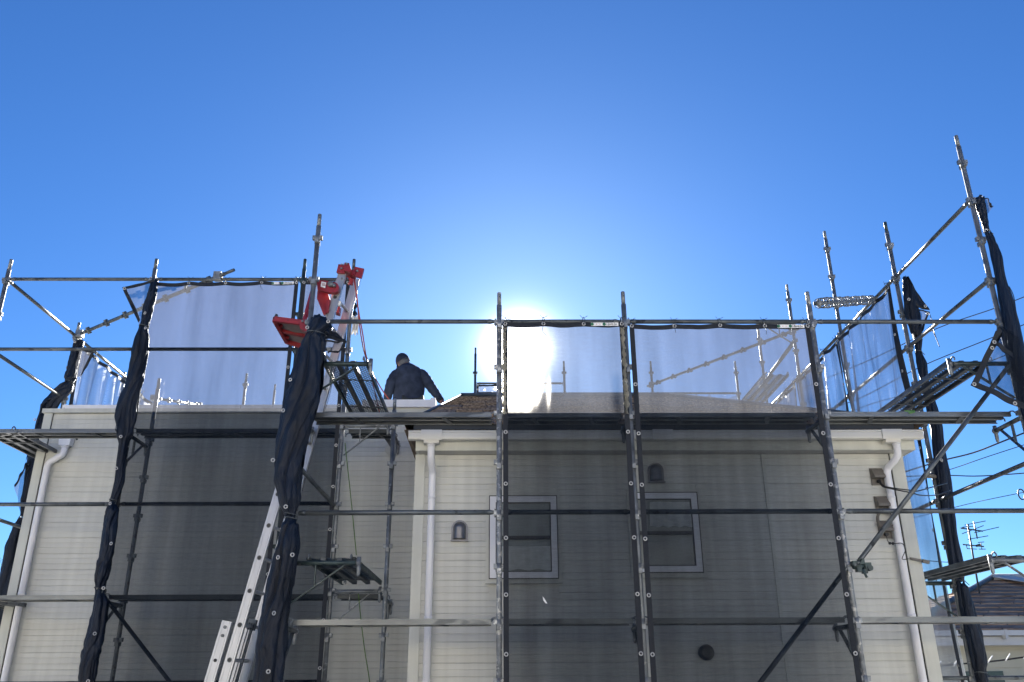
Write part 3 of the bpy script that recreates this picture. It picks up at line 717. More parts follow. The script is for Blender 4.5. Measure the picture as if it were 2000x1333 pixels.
deck(XC + .07, XD - .07, DY0, DY1, ZL, 'lower deck board behind the narrow net')
deck(XD + .07, XE - .07, DY0, DY1, ZL, 'lower deck board behind the wide net, brace passing in front')
deck(XE + .07, XF + .6, DY0, DY1, ZL, 'lower deck board at the right running out in front of the neighbour house')
DL0, DL1 = 9.45, 9.70
deck(XS - .3, -4.26, DL0, DL1, 2.735, 'upper deck board on the left crossing above the rain hopper')
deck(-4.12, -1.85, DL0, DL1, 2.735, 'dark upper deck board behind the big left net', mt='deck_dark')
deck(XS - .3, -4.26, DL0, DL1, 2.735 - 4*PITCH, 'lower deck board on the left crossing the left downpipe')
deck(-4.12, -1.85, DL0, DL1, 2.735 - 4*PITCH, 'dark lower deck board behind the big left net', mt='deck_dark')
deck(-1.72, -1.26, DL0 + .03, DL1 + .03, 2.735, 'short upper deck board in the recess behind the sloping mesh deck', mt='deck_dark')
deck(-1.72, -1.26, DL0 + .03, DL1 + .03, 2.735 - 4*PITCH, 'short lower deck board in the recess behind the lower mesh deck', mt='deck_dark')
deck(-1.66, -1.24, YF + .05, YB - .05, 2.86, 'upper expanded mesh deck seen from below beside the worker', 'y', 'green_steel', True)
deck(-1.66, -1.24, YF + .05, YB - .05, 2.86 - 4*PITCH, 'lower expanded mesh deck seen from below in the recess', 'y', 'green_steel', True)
deck(4.27, 4.68, YF + .05, P9 - .05, 2.86, 'expanded mesh deck slanting down from the far right post', 'y', 'rail', True)
deck(4.27, 4.68, YF + .05, P9 - .05, 2.86 - 4*PITCH, 'lower right deck pointing to the house corner above the neighbour roof', 'y', 'rail', True)
deck(4.27, 4.68, P13 + .05, P15 - .05, 4.66, 'steep looking mesh deck seen through the wide net at the roof corner', 'y', 'galv', True)
deck(4.27, 4.68, P15 + .05, YK - .05, 4.66, 'farthest mesh deck seen through the wide net low on the roof', 'y', 'galv', True)
deck(-5.85, -5.45, YB + .05, 11.2, 2.735, 'side deck board at the far left edge pointing in towards the wall', 'y', 'deck', False)
deck(-5.85, -5.45, YB + .05, 11.2, 2.735 - 4*PITCH, 'lower side deck board at the far left edge', 'y', 'deck', False)
lf = at(1777, 804, DY0 + .02); tag(MB().prism([lf + Vector((-.05, 0, .005)), lf + Vector((.05, 0, .005)), lf + Vector((.03, -.03, -.02)), lf + Vector((-.02, -.03, -.03))], (0, 0, .004)).build('leaf_scrap', mat('leaf_green', (.12, .3, .04), .6)), 'small green scrap on the edge of the upper right deck', 'scrap')

# brackets
def bracket(p, d, L, label, mt='rail', drop=.34):
    p = Vector(p); d = Vector(d).normalized()
    o = thing('bracket', label, 'scaffold bracket', p, 'scaffold brackets under the decks')
    e = p + d*L
    MB().tube([p + d*.03, e], .0215, 12).build('arm', M[mt], o)
    side = Vector((0, 0, 1)).cross(d)
    q = p + d*(L*.80) - Vector((0, 0, .02)); r_ = p + d*.035 - Vector((0, 0, drop))
    MB().bar(r_, q, .010, .032, up=side).build('strut', M[mt if mt != 'green_steel' else 'rail'] if mt != 'green_steel' else M['green_steel'], o)
    mid = r_.lerp(q, .45); MB().bar(mid, Vector((mid.x, mid.y, p.z - .02)), .010, .026, up=side).build('strut', M[mt], o)
    MB().tube([e + Vector((0, 0, .05)), e - Vector((0, 0, .05)), e - Vector((0, 0, .10)), e - Vector((0, 0, .115))], [.018, .018, .016, .008], 10).build('end_pin', M['galv'], o)
    MB().tube([e - d*.02, e + d*.012], .030, 12).build('end_collar', M['galv'], o)
    return o
labs = ['under the left end of the upper deck, half behind the bunched net', 'on the post in the sun glare, under the upper deck', 'between the two front nets, under the upper deck', 'behind the right part of the wide net, under the upper deck', 'at the right end of the upper deck against the sky']
labl = ['at the left end of the lower deck above the ladder foot', 'on the glare post, under the lower deck', 'between the two front nets, under the lower deck', 'with a dark strut at the right edge of the wide net, low down', 'at the right end of the lower deck by the neighbour house']
for X, a, c in zip((XB, XC, XD, XE, XF), labs, labl):
    bracket((X, YF, ZD - .068), (0, 1, 0), .47, 'steel bracket ' + a)
    bracket((X, YF, ZL - .068), (0, 1, 0), .47, 'steel bracket ' + c)
bracket((XB, YF, 2.80), (1, 0, 0), .60, 'dark green bracket holding the near end of the upper mesh deck', 'green_steel')
bracket((XB, YF, .985), (1, 0, 0), .60, 'dark green bracket holding the near end of the lower mesh deck', 'green_steel')
bracket((-1.78, YB, 2.80 - .05), (1, 0, 0), .52, 'pale strutted bracket under the far end of the upper mesh deck', 'galv')
bracket((-1.78, YB, .985 - .05), (1, 0, 0), .52, 'pale strutted bracket under the far end of the lower mesh deck', 'galv')
bracket((XF, YF, 2.80), (-1, 0, 0), .58, 'bracket behind the hanging net flap at the far right', 'green_steel')
bracket((XF, YF, .985), (-1, 0, 0), .58, 'bracket at the right edge carrying the lower right deck', 'galv')
bracket((XF, P9, .985), (-1, 0, 0), .58, 'bracket in front of the neighbour roof with a pale green strut', 'green_steel')
bracket((XF, P13, 5.50), (-1, 0, 0), .58, 'bracket high up behind the wide net corner', 'rail')
bracket((-1.20, YB, 2.66), (0, 1, 0), .50, 'bracket right of the recess post under the upper deck', 'galv')
bracket((-1.20, YB, .85), (0, 1, 0), .50, 'bracket right of the recess post under the lower deck', 'galv')
bracket((-4.19, YB, 2.66), (0, 1, 0), .55, 'bracket behind the left edge of the big left net, upper', 'rail_dark')
bracket((-4.19, YB, .85), (0, 1, 0), .55, 'bracket behind the left edge of the big left net, lower', 'rail_dark')
# wall tie stub
wt = MB(); wt.pipe(at(750, 848, 9.75), at(766, 872, 10.25), .026)
o = tag(wt.build('wall_tie', M['rail']), 'short open pipe tied to the recessed wall left of the gutter', 'wall tie')
o2 = MB().tube([at(765, 878, 10.30), at(765, 878, 10.355)], .08, 20); o2.build('wall_disc', M['trim'], o)

# ------------------------------------------------------------------ nets
EYE = MB()
EYE.tube([(.014*math.cos(t), 0, .014*math.sin(t)) for t in [2*PI*i/12 for i in range(13)]], .0052, 6, cap=False)
EYE = EYE.mesh('eyelet'); EYE.materials.append(M['eyelet'])
def net(name, label, TL, TR, BR, BL, disp=None, mt='net', nu=60, nv=80, hw=.045, sides='TLRB', eye=None, group=None, ties=True, sag=.012, nrm=None, tagtext=None, thick_hem='hem'):
    TL, TR, BR, BL = map(Vector, (TL, TR, BR, BL))
    nrm = Vector(nrm) if nrm is not None else (TR - TL).cross(BL - TL).normalized()
    if nrm.y > 0 and abs(nrm.y) > .5: nrm = -nrm
    Wd = (TR - TL).length; Ht = (BL - TL).length
    ne = max(1, round(Wd / .45))
    def S(u, v):
        p = TL.lerp(TR, u).lerp(BL.lerp(BR, u), v)
        sg = sag * abs(math.sin(PI * u * ne)) * max(0, 1 - v*6)
        p = p - Vector((0, 0, sg))
        if disp: p = p + nrm * disp(u, v)
        return p
    o = MB().grid(S, nu, nv).build(name, M[mt], None, fix=False)
    tag(o, label, 'safety net', group)
    hu, hv = hw / Wd, hw / Ht
    off = nrm * .004
    def strip(u0, u1, v0, v1, a, b_):
        m = MB(); m.grid(lambda u, v: S(u0 + (u1-u0)*u, v0 + (v1-v0)*v) + off, a, b_)
        m.grid(lambda u, v: S(u0 + (u1-u0)*u, v0 + (v1-v0)*v) - off, a, b_)
        m.build('hem', M[thick_hem], o, fix=False)
    if 'T' in sides: strip(0, 1, 0, hv, nu, 2)
    if 'B' in sides: strip(0, 1, 1 - hv, 1, nu, 2)
    def hul(v): return hw / max(.01, (TL.lerp(BL, v) - TR.lerp(BR, v)).length)
    def vstrip(right):
        m = MB()
        for sg in (1, -1): m.grid(lambda u, v: S((1 - hul(v)*u) if right else hul(v)*u, hv + (1 - 2*hv)*v) + off*sg, 2, nv)
        m.build('hem', M[thick_hem], o, fix=False)
    if 'L' in sides: vstrip(False)
    if 'R' in sides: vstrip(True)
    q = Vector((0, -1, 0)).rotation_difference(nrm)
    es = []
    if 'T' in sides: es += [(i / ne, hv/2) for i in range(1, ne)] + [(hu/2, hv/2), (1 - hu/2, hv/2)]
    nh = max(2, round(Ht / .455))
    for s_, uu in (('L', hu/2), ('R', 1 - hu/2)):
        if s_ in sides: es += [(uu, i / nh + .03) for i in range(1, nh)]
    if eye is not None: es = eye
    for (u, v) in es:
        c = link('eyelet', EYE, o); c.location = S(u, v) + nrm*.008; c.rotation_mode = 'QUATERNION'; c.rotation_quaternion = q
    if ties and 'T' in sides:
        rnd = random.Random(len(label))
        for i in range(0, ne + 1):
            u = min(max(i / ne, hu/2), 1 - hu/2); p = S(u, hv/2) + nrm*.012; t = MB()
            top = p + Vector((0, .05, .075))
            t.tube([p, p + Vector((.012, -.01, .04)), top + Vector((.0, -.035, 0)), top + Vector((0, .02, .015)), p + Vector((-.01, .02, .03)), p], .0028, 5)
            if i % 2: 
                L = rnd.uniform(.05, .14); t.tube([p, p + Vector((rnd.uniform(-.02, .02), -.01, -L*.6)), p + Vector((rnd.uniform(-.03, .03), -.01, -L))], .0025, 5)
            t.tube([top + Vector((-.03, -.03, .02)), top, top + Vector((.04, -.03, .015))], .0025, 5)
            t.build('tie_cord', M['dark'], o)
    if tagtext:
        u1 = 1 - hu*1.2; wt_ = .26 / Wd; u0 = u1 - wt_
        p = S(u0, hv/2) + nrm*.0065; q2 = S(u1, hv/2) + nrm*.0065; dx = (q2 - p)
        z = Vector((0, 0, .017))
        tg = MB(); tg.prism([p - z, q2 - z, q2 + z, p + z], nrm*.002); tg = tg.build('size_tag', M['tagwhite'], o)
        g = MB()
        for f in (.04, .48):
            c = p + dx*f + nrm*.003
            g.tube([c, c + nrm*.0015], .0155, 12)
        g.build('roundel', M['taggreen'], tg)
        g = MB()
        for f in (.20, .32):
            c = p + dx*f + nrm*.003
            g.tube([c, c + nrm*.0015], .004, 8)
        g.build('red_dots', M['tagred'], tg)
        fc = bpy.data.curves.new('lettering', 'FONT'); fc.body = tagtext; fc.size = .036; fc.extrude = .0004; fc.materials.append(M['ink']); fc.align_y = 'CENTER'
        ft = bpy.data.objects.new('tmp', fc); C.objects.link(ft); dg = bpy.context.evaluated_depsgraph_get(); dg.update()
        fm = bpy.data.meshes.new_from_object(ft.evaluated_get(dg)); bpy.data.objects.remove(ft); fm.name = 'lettering'; fm.materials.clear(); fm.materials.append(M['ink'])
        t = bpy.data.objects.new('lettering', fm); C.objects.link(t); t.parent = tg
        t.location = p + dx*.55 + nrm*.0035 - base_of(tg); t.rotation_euler = (PI/2, 0, math.atan2(dx.y, dx.x)); t.scale = (.62, 1, 1)
    return o
def wr_front(seed, amp=.012):
    def f(u, v):
        a = amp * (1.3*fn(u*3 + seed, v*1.5, seed) + .5*fn(u*9 + seed, v*3, seed + 3) + .35*fn(u*16 + v*5, v*8, seed + 6))
        # tension folds fanning from the top corners
        a += amp*.5 * math.sin(26*(u + .35*v) + seed) * max(0, .5 - v)*1.8 * max(0, fn(u*4, v*4, seed + 9) + .3) + amp*.5*math.sin(30*(1 - u + .3*v) + seed)*max(0, .25 - v)*3*max(0, fn(u*5, v*4, seed + 2) + .2)
        return a * min(1, min(u, 1 - u) * 8 + .15)
    return f
YN = YF - .055
HB = -1.5
net('safety_net', 'narrow front net right of the sun glare, window half behind it', (.035, YN, 3.205), (1.185, YN, 3.205), (1.185, YN, HB), (.035, YN, HB), wr_front(1), nu=70, nv=120, tagtext='1.2m×6.3m')
net('safety_net', 'widest front net between the right hand posts, curtained window behind it', (1.235, YN, 3.185), (2.955, YN, 3.185), (2.955, YN, HB), (1.235, YN, HB), wr_front(5, .016), nu=90, nv=120, tagtext='1.8m×6.3m')
YN2 = YB - .055
net('safety_net', 'big left net, pale against the sky above and dark over the wall below', (-4.17, YN2, 4.535), (-2.42, YN2, 4.55), (-2.42, YN2, HB), (-4.17, YN2, HB), wr_front(11, .016), nu=90, nv=140, tagtext='1.8m×6.3m', sag=.02)
net('safety_net', 'slim net strip behind the red hoist and bunched net, ending at the recess', (-2.375, YN2, 4.55), (-1.80, YN2, 4.55), (-1.80, YN2, HB), (-2.375, YN2, HB), wr_front(15, .012), nu=40, nv=120)
M['fray'] = net_mat('frayed_bright_cloth', .15, (.25, .24, .20), (.40, .37, .28), streak=.4)
for lab_, X0, net_i in (('L', .045, 0), ('R', 1.165, 0)):
    fr = MB(); fr.grid(lambda u, v: Vector((X0 + (u - .5)*.038*(1 + .8*fn(v*30, X0*9)) + .012*fn(v*14, X0*5, 3), YN - .015 + .02*fn(u*3, v*60, X0), 3.14 - .85*v)), 6, 90)
    fr.build('frayed_edge', M['fray'], bpy.data.objects['safety_net'], fix=False)
# side nets
q_ = at(1064, 1172, YN - .012); fb = MB(); fb.prism([q_ + Vector((-.018, 0, .03)), q_ + Vector((-.004, 0, .012)), q_ + Vector((.022, 0, -.03)), q_ + Vector((.006, 0, -.028)), q_ + Vector((-.012, 0, -.004))], (0, .003, 0))
tag(fb.build('paper_scrap', M['tagwhite']), 'tiny pale scrap stuck on the narrow front net below the window', 'scrap')
def drape_folds(seed, amp, k=7, tilt=.6):
    def f(u, v):
        ph = u*k*2 + tilt*v*4 + 1.6*fn(u*2.5, v*1.3, seed)
        a = amp * (math.sin(ph*2) * .5 + fn(u*6, v*1.2, seed)*1.1 + .35*fn(u*18, v*3, seed + 4))
        return a * (.25 + .75*min(1, v*5)) 
    return f
XN = XF - .07
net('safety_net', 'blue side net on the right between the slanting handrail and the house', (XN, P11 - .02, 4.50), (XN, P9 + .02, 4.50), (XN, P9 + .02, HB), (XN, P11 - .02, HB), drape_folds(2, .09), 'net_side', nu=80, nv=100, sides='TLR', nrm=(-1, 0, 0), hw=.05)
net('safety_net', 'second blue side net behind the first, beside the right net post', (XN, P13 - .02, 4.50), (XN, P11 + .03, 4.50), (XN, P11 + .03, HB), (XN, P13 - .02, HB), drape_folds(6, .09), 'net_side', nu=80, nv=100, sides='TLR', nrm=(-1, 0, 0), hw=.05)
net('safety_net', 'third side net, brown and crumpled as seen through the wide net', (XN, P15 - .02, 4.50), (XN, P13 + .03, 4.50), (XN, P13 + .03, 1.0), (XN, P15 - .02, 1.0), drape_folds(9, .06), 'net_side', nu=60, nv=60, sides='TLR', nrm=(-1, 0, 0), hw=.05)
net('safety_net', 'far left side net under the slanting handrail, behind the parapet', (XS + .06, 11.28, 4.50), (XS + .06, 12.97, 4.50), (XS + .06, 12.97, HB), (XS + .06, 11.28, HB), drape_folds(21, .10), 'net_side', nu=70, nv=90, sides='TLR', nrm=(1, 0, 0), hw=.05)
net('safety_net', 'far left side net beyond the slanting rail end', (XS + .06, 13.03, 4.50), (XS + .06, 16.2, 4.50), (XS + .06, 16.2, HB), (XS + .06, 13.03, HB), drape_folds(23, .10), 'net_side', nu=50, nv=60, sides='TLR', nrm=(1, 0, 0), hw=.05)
net('safety_net', 'low back net behind the roof, seen through the narrow net', (-.45, YK - .06, 5.42), (1.30, YK - .06, 5.42), (1.30, YK - .06, 1), (-.45, YK - .06, 1), wr_front(31, .03), 'net', nu=40, nv=40)
net('safety_net', 'low back net behind the roof, between narrow and wide nets', (1.36, YK - .06, 5.42), (3.09, YK - .06, 5.42), (3.09, YK - .06, 1), (1.36, YK - .06, 1), wr_front(33, .03), 'net', nu=40, nv=40)
net('safety_net', 'small bright back net on the skyline left of the glare post', (-.46, YK - .12, 5.66), (.4, YK - .12, 5.66), (.4, YK - .12, 5.45), (-.46, YK - .12, 5.45), wr_front(35, .03), 'net', nu=30, nv=20, ties=False)
# sagging back net with peaks
def peaks(u, v): return .05*fn(u*5, v*3, 3)
for i, (a, b_, c) in enumerate((((1353, 800), (1358, 771), (1375, 790)), ((1368, 792), (1384, 771), (1396, 786)), ((1396, 788), (1438, 773), (1446, 800)))):
    A, B, D = at(*a, YK - .2), at(*b_, YK - .2), at(*c, YK - .2)
    net('net_corner', ['left peak', 'middle peak', 'right sagging end'][i] + ' of the loose net hanging on the back rail above the shingles', B, B + Vector((.03, 0, 0)), D, A, peaks, 'net_flap', nu=10, nv=10, hw=.02, sides='', eye=[], ties=False, sag=0, group='peaks of loose net on the back rail')

# gathered nets: cloth bunched round a post and tied
def bundle(label, rows, Y, seed, ties, eyes=(), depth=.09, folds=5, twist=1.5, fly=0):
    """rows: (image y, left x, right x) measured on the photo at distance Y, turned into real widths"""
    ctr = []; hwd = []
    for (py, xl, xr) in rows:
        a, b_ = at(xl, py, Y), at(xr, py, Y); ctr.append((a + b_)/2); hwd.append((b_ - a).length/2)
    def samp(t):
        x = t*(len(rows)-1); i = min(int(x), len(rows)-2); f = x - i; f = f*f*(3-2*f)
        return ctr[i].lerp(ctr[i+1], x - i), hwd[i]*(1-f) + hwd[i+1]*f
    nv = len(rows)*12; nu = 110
    def S(u, v):
        c, h = samp(v); th = 2*PI*u
        d = min(depth, h*1.1)
        tw = twist*v*3 + .8*fn(v*4, seed)
        ph = folds*.8*th + tw*2 + 3.0*fn(v*3, seed, 5)
        fo = 1 - abs(math.sin(ph*.5))**.55 * 1.15
        f2 = 1 - abs(math.sin(ph*.9 + 1.3 + tw + fn(v*6, seed, 8)*2))**.6
        am = .30 + .18*fn(v*7, seed, 4)
        rip = 1 - am*max(0, fo) - .09*max(0, f2) + .11*fn(math.cos(th)*1.6 + seed, math.sin(th)*1.6, v*9) + .06*fn(math.cos(th)*5, math.sin(th)*5 + seed, v*24)
        rip *= .98
        return c + Vector((math.cos(th)*h*rip*(1 + .03*fn(v*22, seed, 2)), math.sin(th)*d*rip, .03*fn(math.cos(th)*2, v*10, seed)))
    o = MB().grid(S, nu, nv).build('gathered_net', M['drape'], None, fix=False)
    tag(o, label, 'gathered net', 'nets bunched up and tied to posts')
    for py in ties:
        # nearest row fraction
        best = min(range(len(rows)-1), key=lambda i: 0 if rows[i][0] <= py <= rows[i+1][0] else 1e3 + abs(rows[i][0]-py))
        f = (py - rows[best][0]) / (rows[best+1][0] - rows[best][0]); v = (best + f)/(len(rows)-1)
        c, h = samp(v); d = min(depth, h*1.1)
        MB().tube([c + Vector((math.cos(t)*(h*1.04), math.sin(t)*(d*1.08), .006*math.sin(t*2))) for t in [2*PI*i/24 for i in range(25)]] + [c + Vector((h*1.3, -d, -.05))], .004, 5).build('tie_cord', M['rail'], o)
    for (ex, ey) in eyes:
        p = at(ex, ey, Y - depth*1.12); c = link('eyelet', EYE, o); c.location = p; c.rotation_euler = (0, 0, random.uniform(-.5, .5))
    return o
bundle('long dark gathered net hanging down the tall post in front of the ladder', [(622,606,640),(640,598,650),(655,597,636),(672,585,637),(700,576,636),(740,563,632),(780,552,624),(820,545,612),(860,538,602),(900,534,595),(940,533,591),(970,541,588),(1008,556,578)], YF - .12, 3, (655, 1005), [(641,628),(567,742),(533,899),(553,802),(558,990),(600,640)], depth=.11, folds=6)
bundle('lower half of the dark gathered net beside the ladder foot, navy edge to the left', [(1010,557,580),(1030,549,586),(1060,541,588),(1090,534,582),(1130,524,575),(1170,515,569),(1210,508,565),(1260,500,560),(1310,496,554),(1400,486,545)], YF - .12, 8, (1013,), [(543,1089),(571,1084),(535,1198),(524,1312)], depth=.11, folds=5, twist=.6)
bundle('gathered net on the post left of the big net, tied beside the roof corner', [(548,296,309),(575,288,306),(600,280,300),(625,276,294),(640,272,290)], YB - .09, 12, (638,), [(283,612)], depth=.07, twist=.8)
bundle('wide part of the gathered net left of the big net, swelling over the parapet', [(640,272,290),(660,263,293),(690,256,290),(720,252,284),(750,244,280),(785,230,272),(815,222,268),(845,226,262),(868,232,250),(900,228,246),(940,225,243),(978,214,228)], YB - .09, 14, (977,), [(284,641),(236,853),(227,915),(215,984)], depth=.08, folds=5)
bundle('middle part of the gathered net left of the big net, below the handrail', [(980,214,228),(1000,206,232),(1040,199,228),(1080,194,222),(1120,186,214),(1150,185,202)], YB - .09, 17, (1149,), [(217,1062),(202,1149)], depth=.08)
bundle('bottom part of the gathered net left of the big net', [(1152,186,202),(1180,184,212),(1220,174,207),(1260,162,200),(1300,156,192),(1350,152,182)], YB - .09, 19, (), [(185,1238),(172,1331)], depth=.08)
bundle('twisted gathered net behind the left parapet, upper tuft', [(667,146,164),(690,138,158),(715,132,152),(738,126,148),(748,128,144)], 11.15, 25, (746,), [(146,668)], depth=.08)
bundle('gathered net falling to the left behind the wing corner', [(748,126,146),(765,104,140),(785,84,120),(805,78,104),(835,70,98),(870,62,92),(920,50,85),(970,42,68),(1010,40,56)], 11.15, 27, (1010,), [(68,820)], depth=.1)
bundle('lower gathered net at the far left edge beside the wall corner', [(1012,38,56),(1030,26,52),(1070,10,42),(1120,0,36),(1170,-6,28),(1250,-22,12),(1340,-44,-8)], 11.15, 29, (), depth=.1)
bundle('gathered net on the second right post, from the rail to the roof corner', [(542,1763,1772),(570,1764,1784),(610,1766,1796),(640,1776,1800),(665,1786,1802),(690,1788,1800)], P9 - .09, 41, (688,), [(1775,585)], depth=.07)
bundle('gathered net on the second right post, passing behind the slanting deck', [(690,1788,1800),(712,1791,1810),(745,1798,1814),(795,1808,1830),(835,1817,1840),(880,1822,1846),(930,1828,1856),(980,1838,1862),(1040,1846,1870),(1100,1854,1883),(1137,1866,1884)], P9 - .09, 43, (1135,), [(1839,899)], depth=.07, folds=5)
bundle('lowest gathered net on the second right post in front of the neighbour house', [(1138,1868,1884),(1150,1869,1892),(1190,1876,1904),(1240,1886,1918),(1290,1897,1928),(1315,1904,1926),(1350,1912,1936)], P9 - .09, 45, (1314,), [], depth=.08, folds=4, twist=.4)
bundle('twisted gathered net at the top of the tallest post', [(388,1903,1922),(410,1908,1926),(430,1916,1929),(452,1922,1933)], YF - .02, 51, (452,), [(1926,450)], depth=.06)
bundle('long navy gathered net twisting down the tallest post at the right edge', [(455,1924,1936),(480,1932,1948),(510,1938,1958),(550,1946,1965),(590,1953,1978),(640,1962,1990),(690,1972,2002),(740,1984,2014),(800,1994,2030),(900,2016,2060)], YF - .09, 53, (), [], depth=.08, folds=4)

# loose corner flaps
def flap(label, quad, Y, seed, mt='net_flap', amp=.03, sides='TLRB', hw=.035, eye=()):
    TL, TR, BR, BL = [at(p[0], p[1], Y + (p[2] if len(p) > 2 else 0)) for p in quad]
    o = net('net_flap', label, TL, TR, BR, BL, lambda u, v: amp*(fn(u*3 + seed, v*3, seed) + .4*math.sin(9*u + 5*v)), mt, nu=24, nv=24, hw=hw, sides=sides, eye=list(eye), ties=False, sag=0, nrm=(0, -1, 0))
    return o
flap('triangular net flap sticking out left of the big net top corner', [(239, 562), (303, 547), (290, 620, .1), (271, 634)], YB - .12, 2, sides='TL', hw=.04, eye=[(.06, .06)])
flap('dark crumpled net flap poking right from the gathered net under the hoist', [(636, 640), (660, 652), (678, 668), (634, 662)], YF - .14, 5, 'drape', .03, 'B', .03)
flap('silvery crumpled net flap right of the gathered net under the hoist', [(634, 664), (677, 668), (664, 688), (640, 690)], YF - .13, 7, 'net_flap', .03, 'TRB', .018)
flap('big net flap hanging at the right edge over the mesh deck', [(1948, 638), (1990, 660), (2010, 806), (1897, 752)], YF - .25, 9, 'net_flap', .03, 'LB', .055, eye=[(.1, .35), (.04, .97), (.75, .975)])
flap('dark folded net corner at the top of the big hanging flap', [(1952, 636), (1980, 650), (1978, 700), (1936, 668)], YF - .28, 12, 'net', .02, 'LB', .04, eye=[(.12, .9)])
flap('looped net flap at the top of the tallest post', [(1912, 381), (1930, 390), (1940, 404), (1924, 424)], YF - .05, 14, 'net_flap', .03, 'TR', .016)
flap('dark triangular net flap on the second right post above the top rail', [(1770, 540), (1774, 541), (1815, 607), (1768, 592)], P9 - .13, 16, 'drape', .03, 'B', .03, eye=[(.9, .9)])
flap('mesh net flap hanging below the top rail on the second right post', [(1772, 596), (1816, 610), (1801, 650), (1786, 664)], P9 - .12, 18, 'net_flap', .03, 'TR', .025, eye=[(.92, .1)])
flap('brown net flap on the post behind the left parapet', [(152, 680), (184, 688), (160, 735), (144, 738)], 11.1, 20, 'net', .02, 'TR', .03)
flap('pale net flap billowing left of the far left post', [(100, 778), (80, 790), (50, 905), (68, 850)], 11.05, 22, 'net_flap', .04, 'TR', .03, eye=[(.5, .9)])
flap('small pale net flap bulging at the far left beside the wall corner', [(62, 895), (50, 905), (28, 950), (42, 1010)], 11.05, 24, 'net_flap', .04, 'R', .03)
flap('small torn net window in the gathered net over the parapet', [(224, 838), (242, 790), (238, 800), (230, 850)], YB - .17, 26, 'net_flap', .01, 'LR', .02)

# hanging cord loops
cable('hanging_cord', 'tangle of thin cord dangling from the net flap on the second right post', [at(1815, 612, P9-.2), at(1822, 632, P9-.2), at(1825, 650, P9-.2), at(1835, 678, P9-.2), at(1828, 660, P9-.2), at(1818, 640, P9-.2)], .004, M['dark'], 'cord')
cable('hanging_cord', 'thin cord hanging beside the twisted net at the right edge', [at(1971, 560, YF-.2), at(1980, 580, YF-.2), at(1986, 620, YF-.2), at(1990, 630, YF-.2)], .004, M['dark'], 'cord')

# ------------------------------------------------------------------ ladder hoist
hoist = thing('ladder_hoist', 'aluminium ladder hoist with a red head and red platform leaning in the recess', 'ladder hoist', (-2.9, 8.0, -1.65))
Yh = 7.78
bot = at(455, 1333, Yh + .1); top = at(685, 531, Yh + .1)
ld = (top - bot).normalized(); foot = bot - ld*(bot.z + 1.64)/ld.z
rung = Vector((.06, .34, 0)); ln = ld.cross(rung).normalized()
if ln.x > 0: ln = -ln
def lrail(p, q, w_, d_, mt='alu', name='side_rail', parent=hoist):
    b = MB(); side = rung.normalized()
    # I-section: web facing the camera with lips
    b.bar(p, q, .010, w_, up=ln)
    b.bar(p + ln*(w_/2 - .004) + side*.010, q + ln*(w_/2 - .004) + side*.010, .028, .006, up=ln)
    b.bar(p - ln*(w_/2 - .004) + side*.010, q - ln*(w_/2 - .004) + side*.010, .028, .006, up=ln)
    b.bar(p + ln*(w_/2 - .018) - side*.0065, q + ln*(w_/2 - .018) - side*.0065, .003, .006, up=ln)
    b.bar(p - ln*(w_/2 - .018) - side*.0065, q - ln*(w_/2 - .018) - side*.0065, .003, .006, up=ln)
    return b.build(name, M[mt], parent)
h2 = rung * .5
lrail(foot - h2, top - h2, .085, 0); lrail(foot + h2, top + h2, .085, 0)
Ltot = (top - foot).length; s = .18
while s < Ltot - .15:
    c = foot + ld*s
    MB().tube([c - h2*.98, c + h2*.98], .0155, 8).build('rung', M['alu'], hoist)
    b = MB(); b.tube([c - h2 - rung.normalized()*.0085, c - h2 - rung.normalized()*.0055], .021, 12); b.build('rung_socket', M['rail'], hoist)
    b = MB(); b.tube([c - h2 - rung.normalized()*.0095, c - h2 - rung.normalized()*.0085], .015, 12); b.build('rung_hole', M['dark'], hoist)
    s += .285
# lower, wider section set behind
lo = ln * .115
e2 = at(447, 1213, Yh + .1); s2 = (e2 - bot).dot(ld); t2 = bot + ld*s2
lrail(foot - h2*1.12 + lo, t2 - h2*1.12 + lo, .09, 0); lrail(foot + h2*1.12 + lo, t2 + h2*1.12 + lo, .09, 0)
for q in (.05, .12):
    c = t2 - ld*q - h2*1.12 + lo - rung.normalized()*.006; MB().tube([c, c - rung.normalized()*.008], .014, 10).build('rivet', M['rail'], hoist)
for q in (.32, .605, .89):
    c = t2 - ld*q - h2*1.12 + lo - rung.normalized()*.006; MB().tube([c, c - rung.normalized()*.003], .015, 10).build('rung_hole', M['dark'], hoist)
# pull ropes inside the ladder
for k in range(3):
    a = foot + ln*(.02 - .022*k) + h2*.2; MB().tube([a, t2 + ln*(.02 - .022*k) + h2*.2 + ld*.02], .004, 5).build('hoist_cord', M['dark'], hoist)
bb = t2 + ld*.0; MB().bar(bb + h2*.3 - ld*.04, bb + h2*.3 + ld*.05, .03, .07, up=ln).build('rope_guide', M['rail'], hoist)
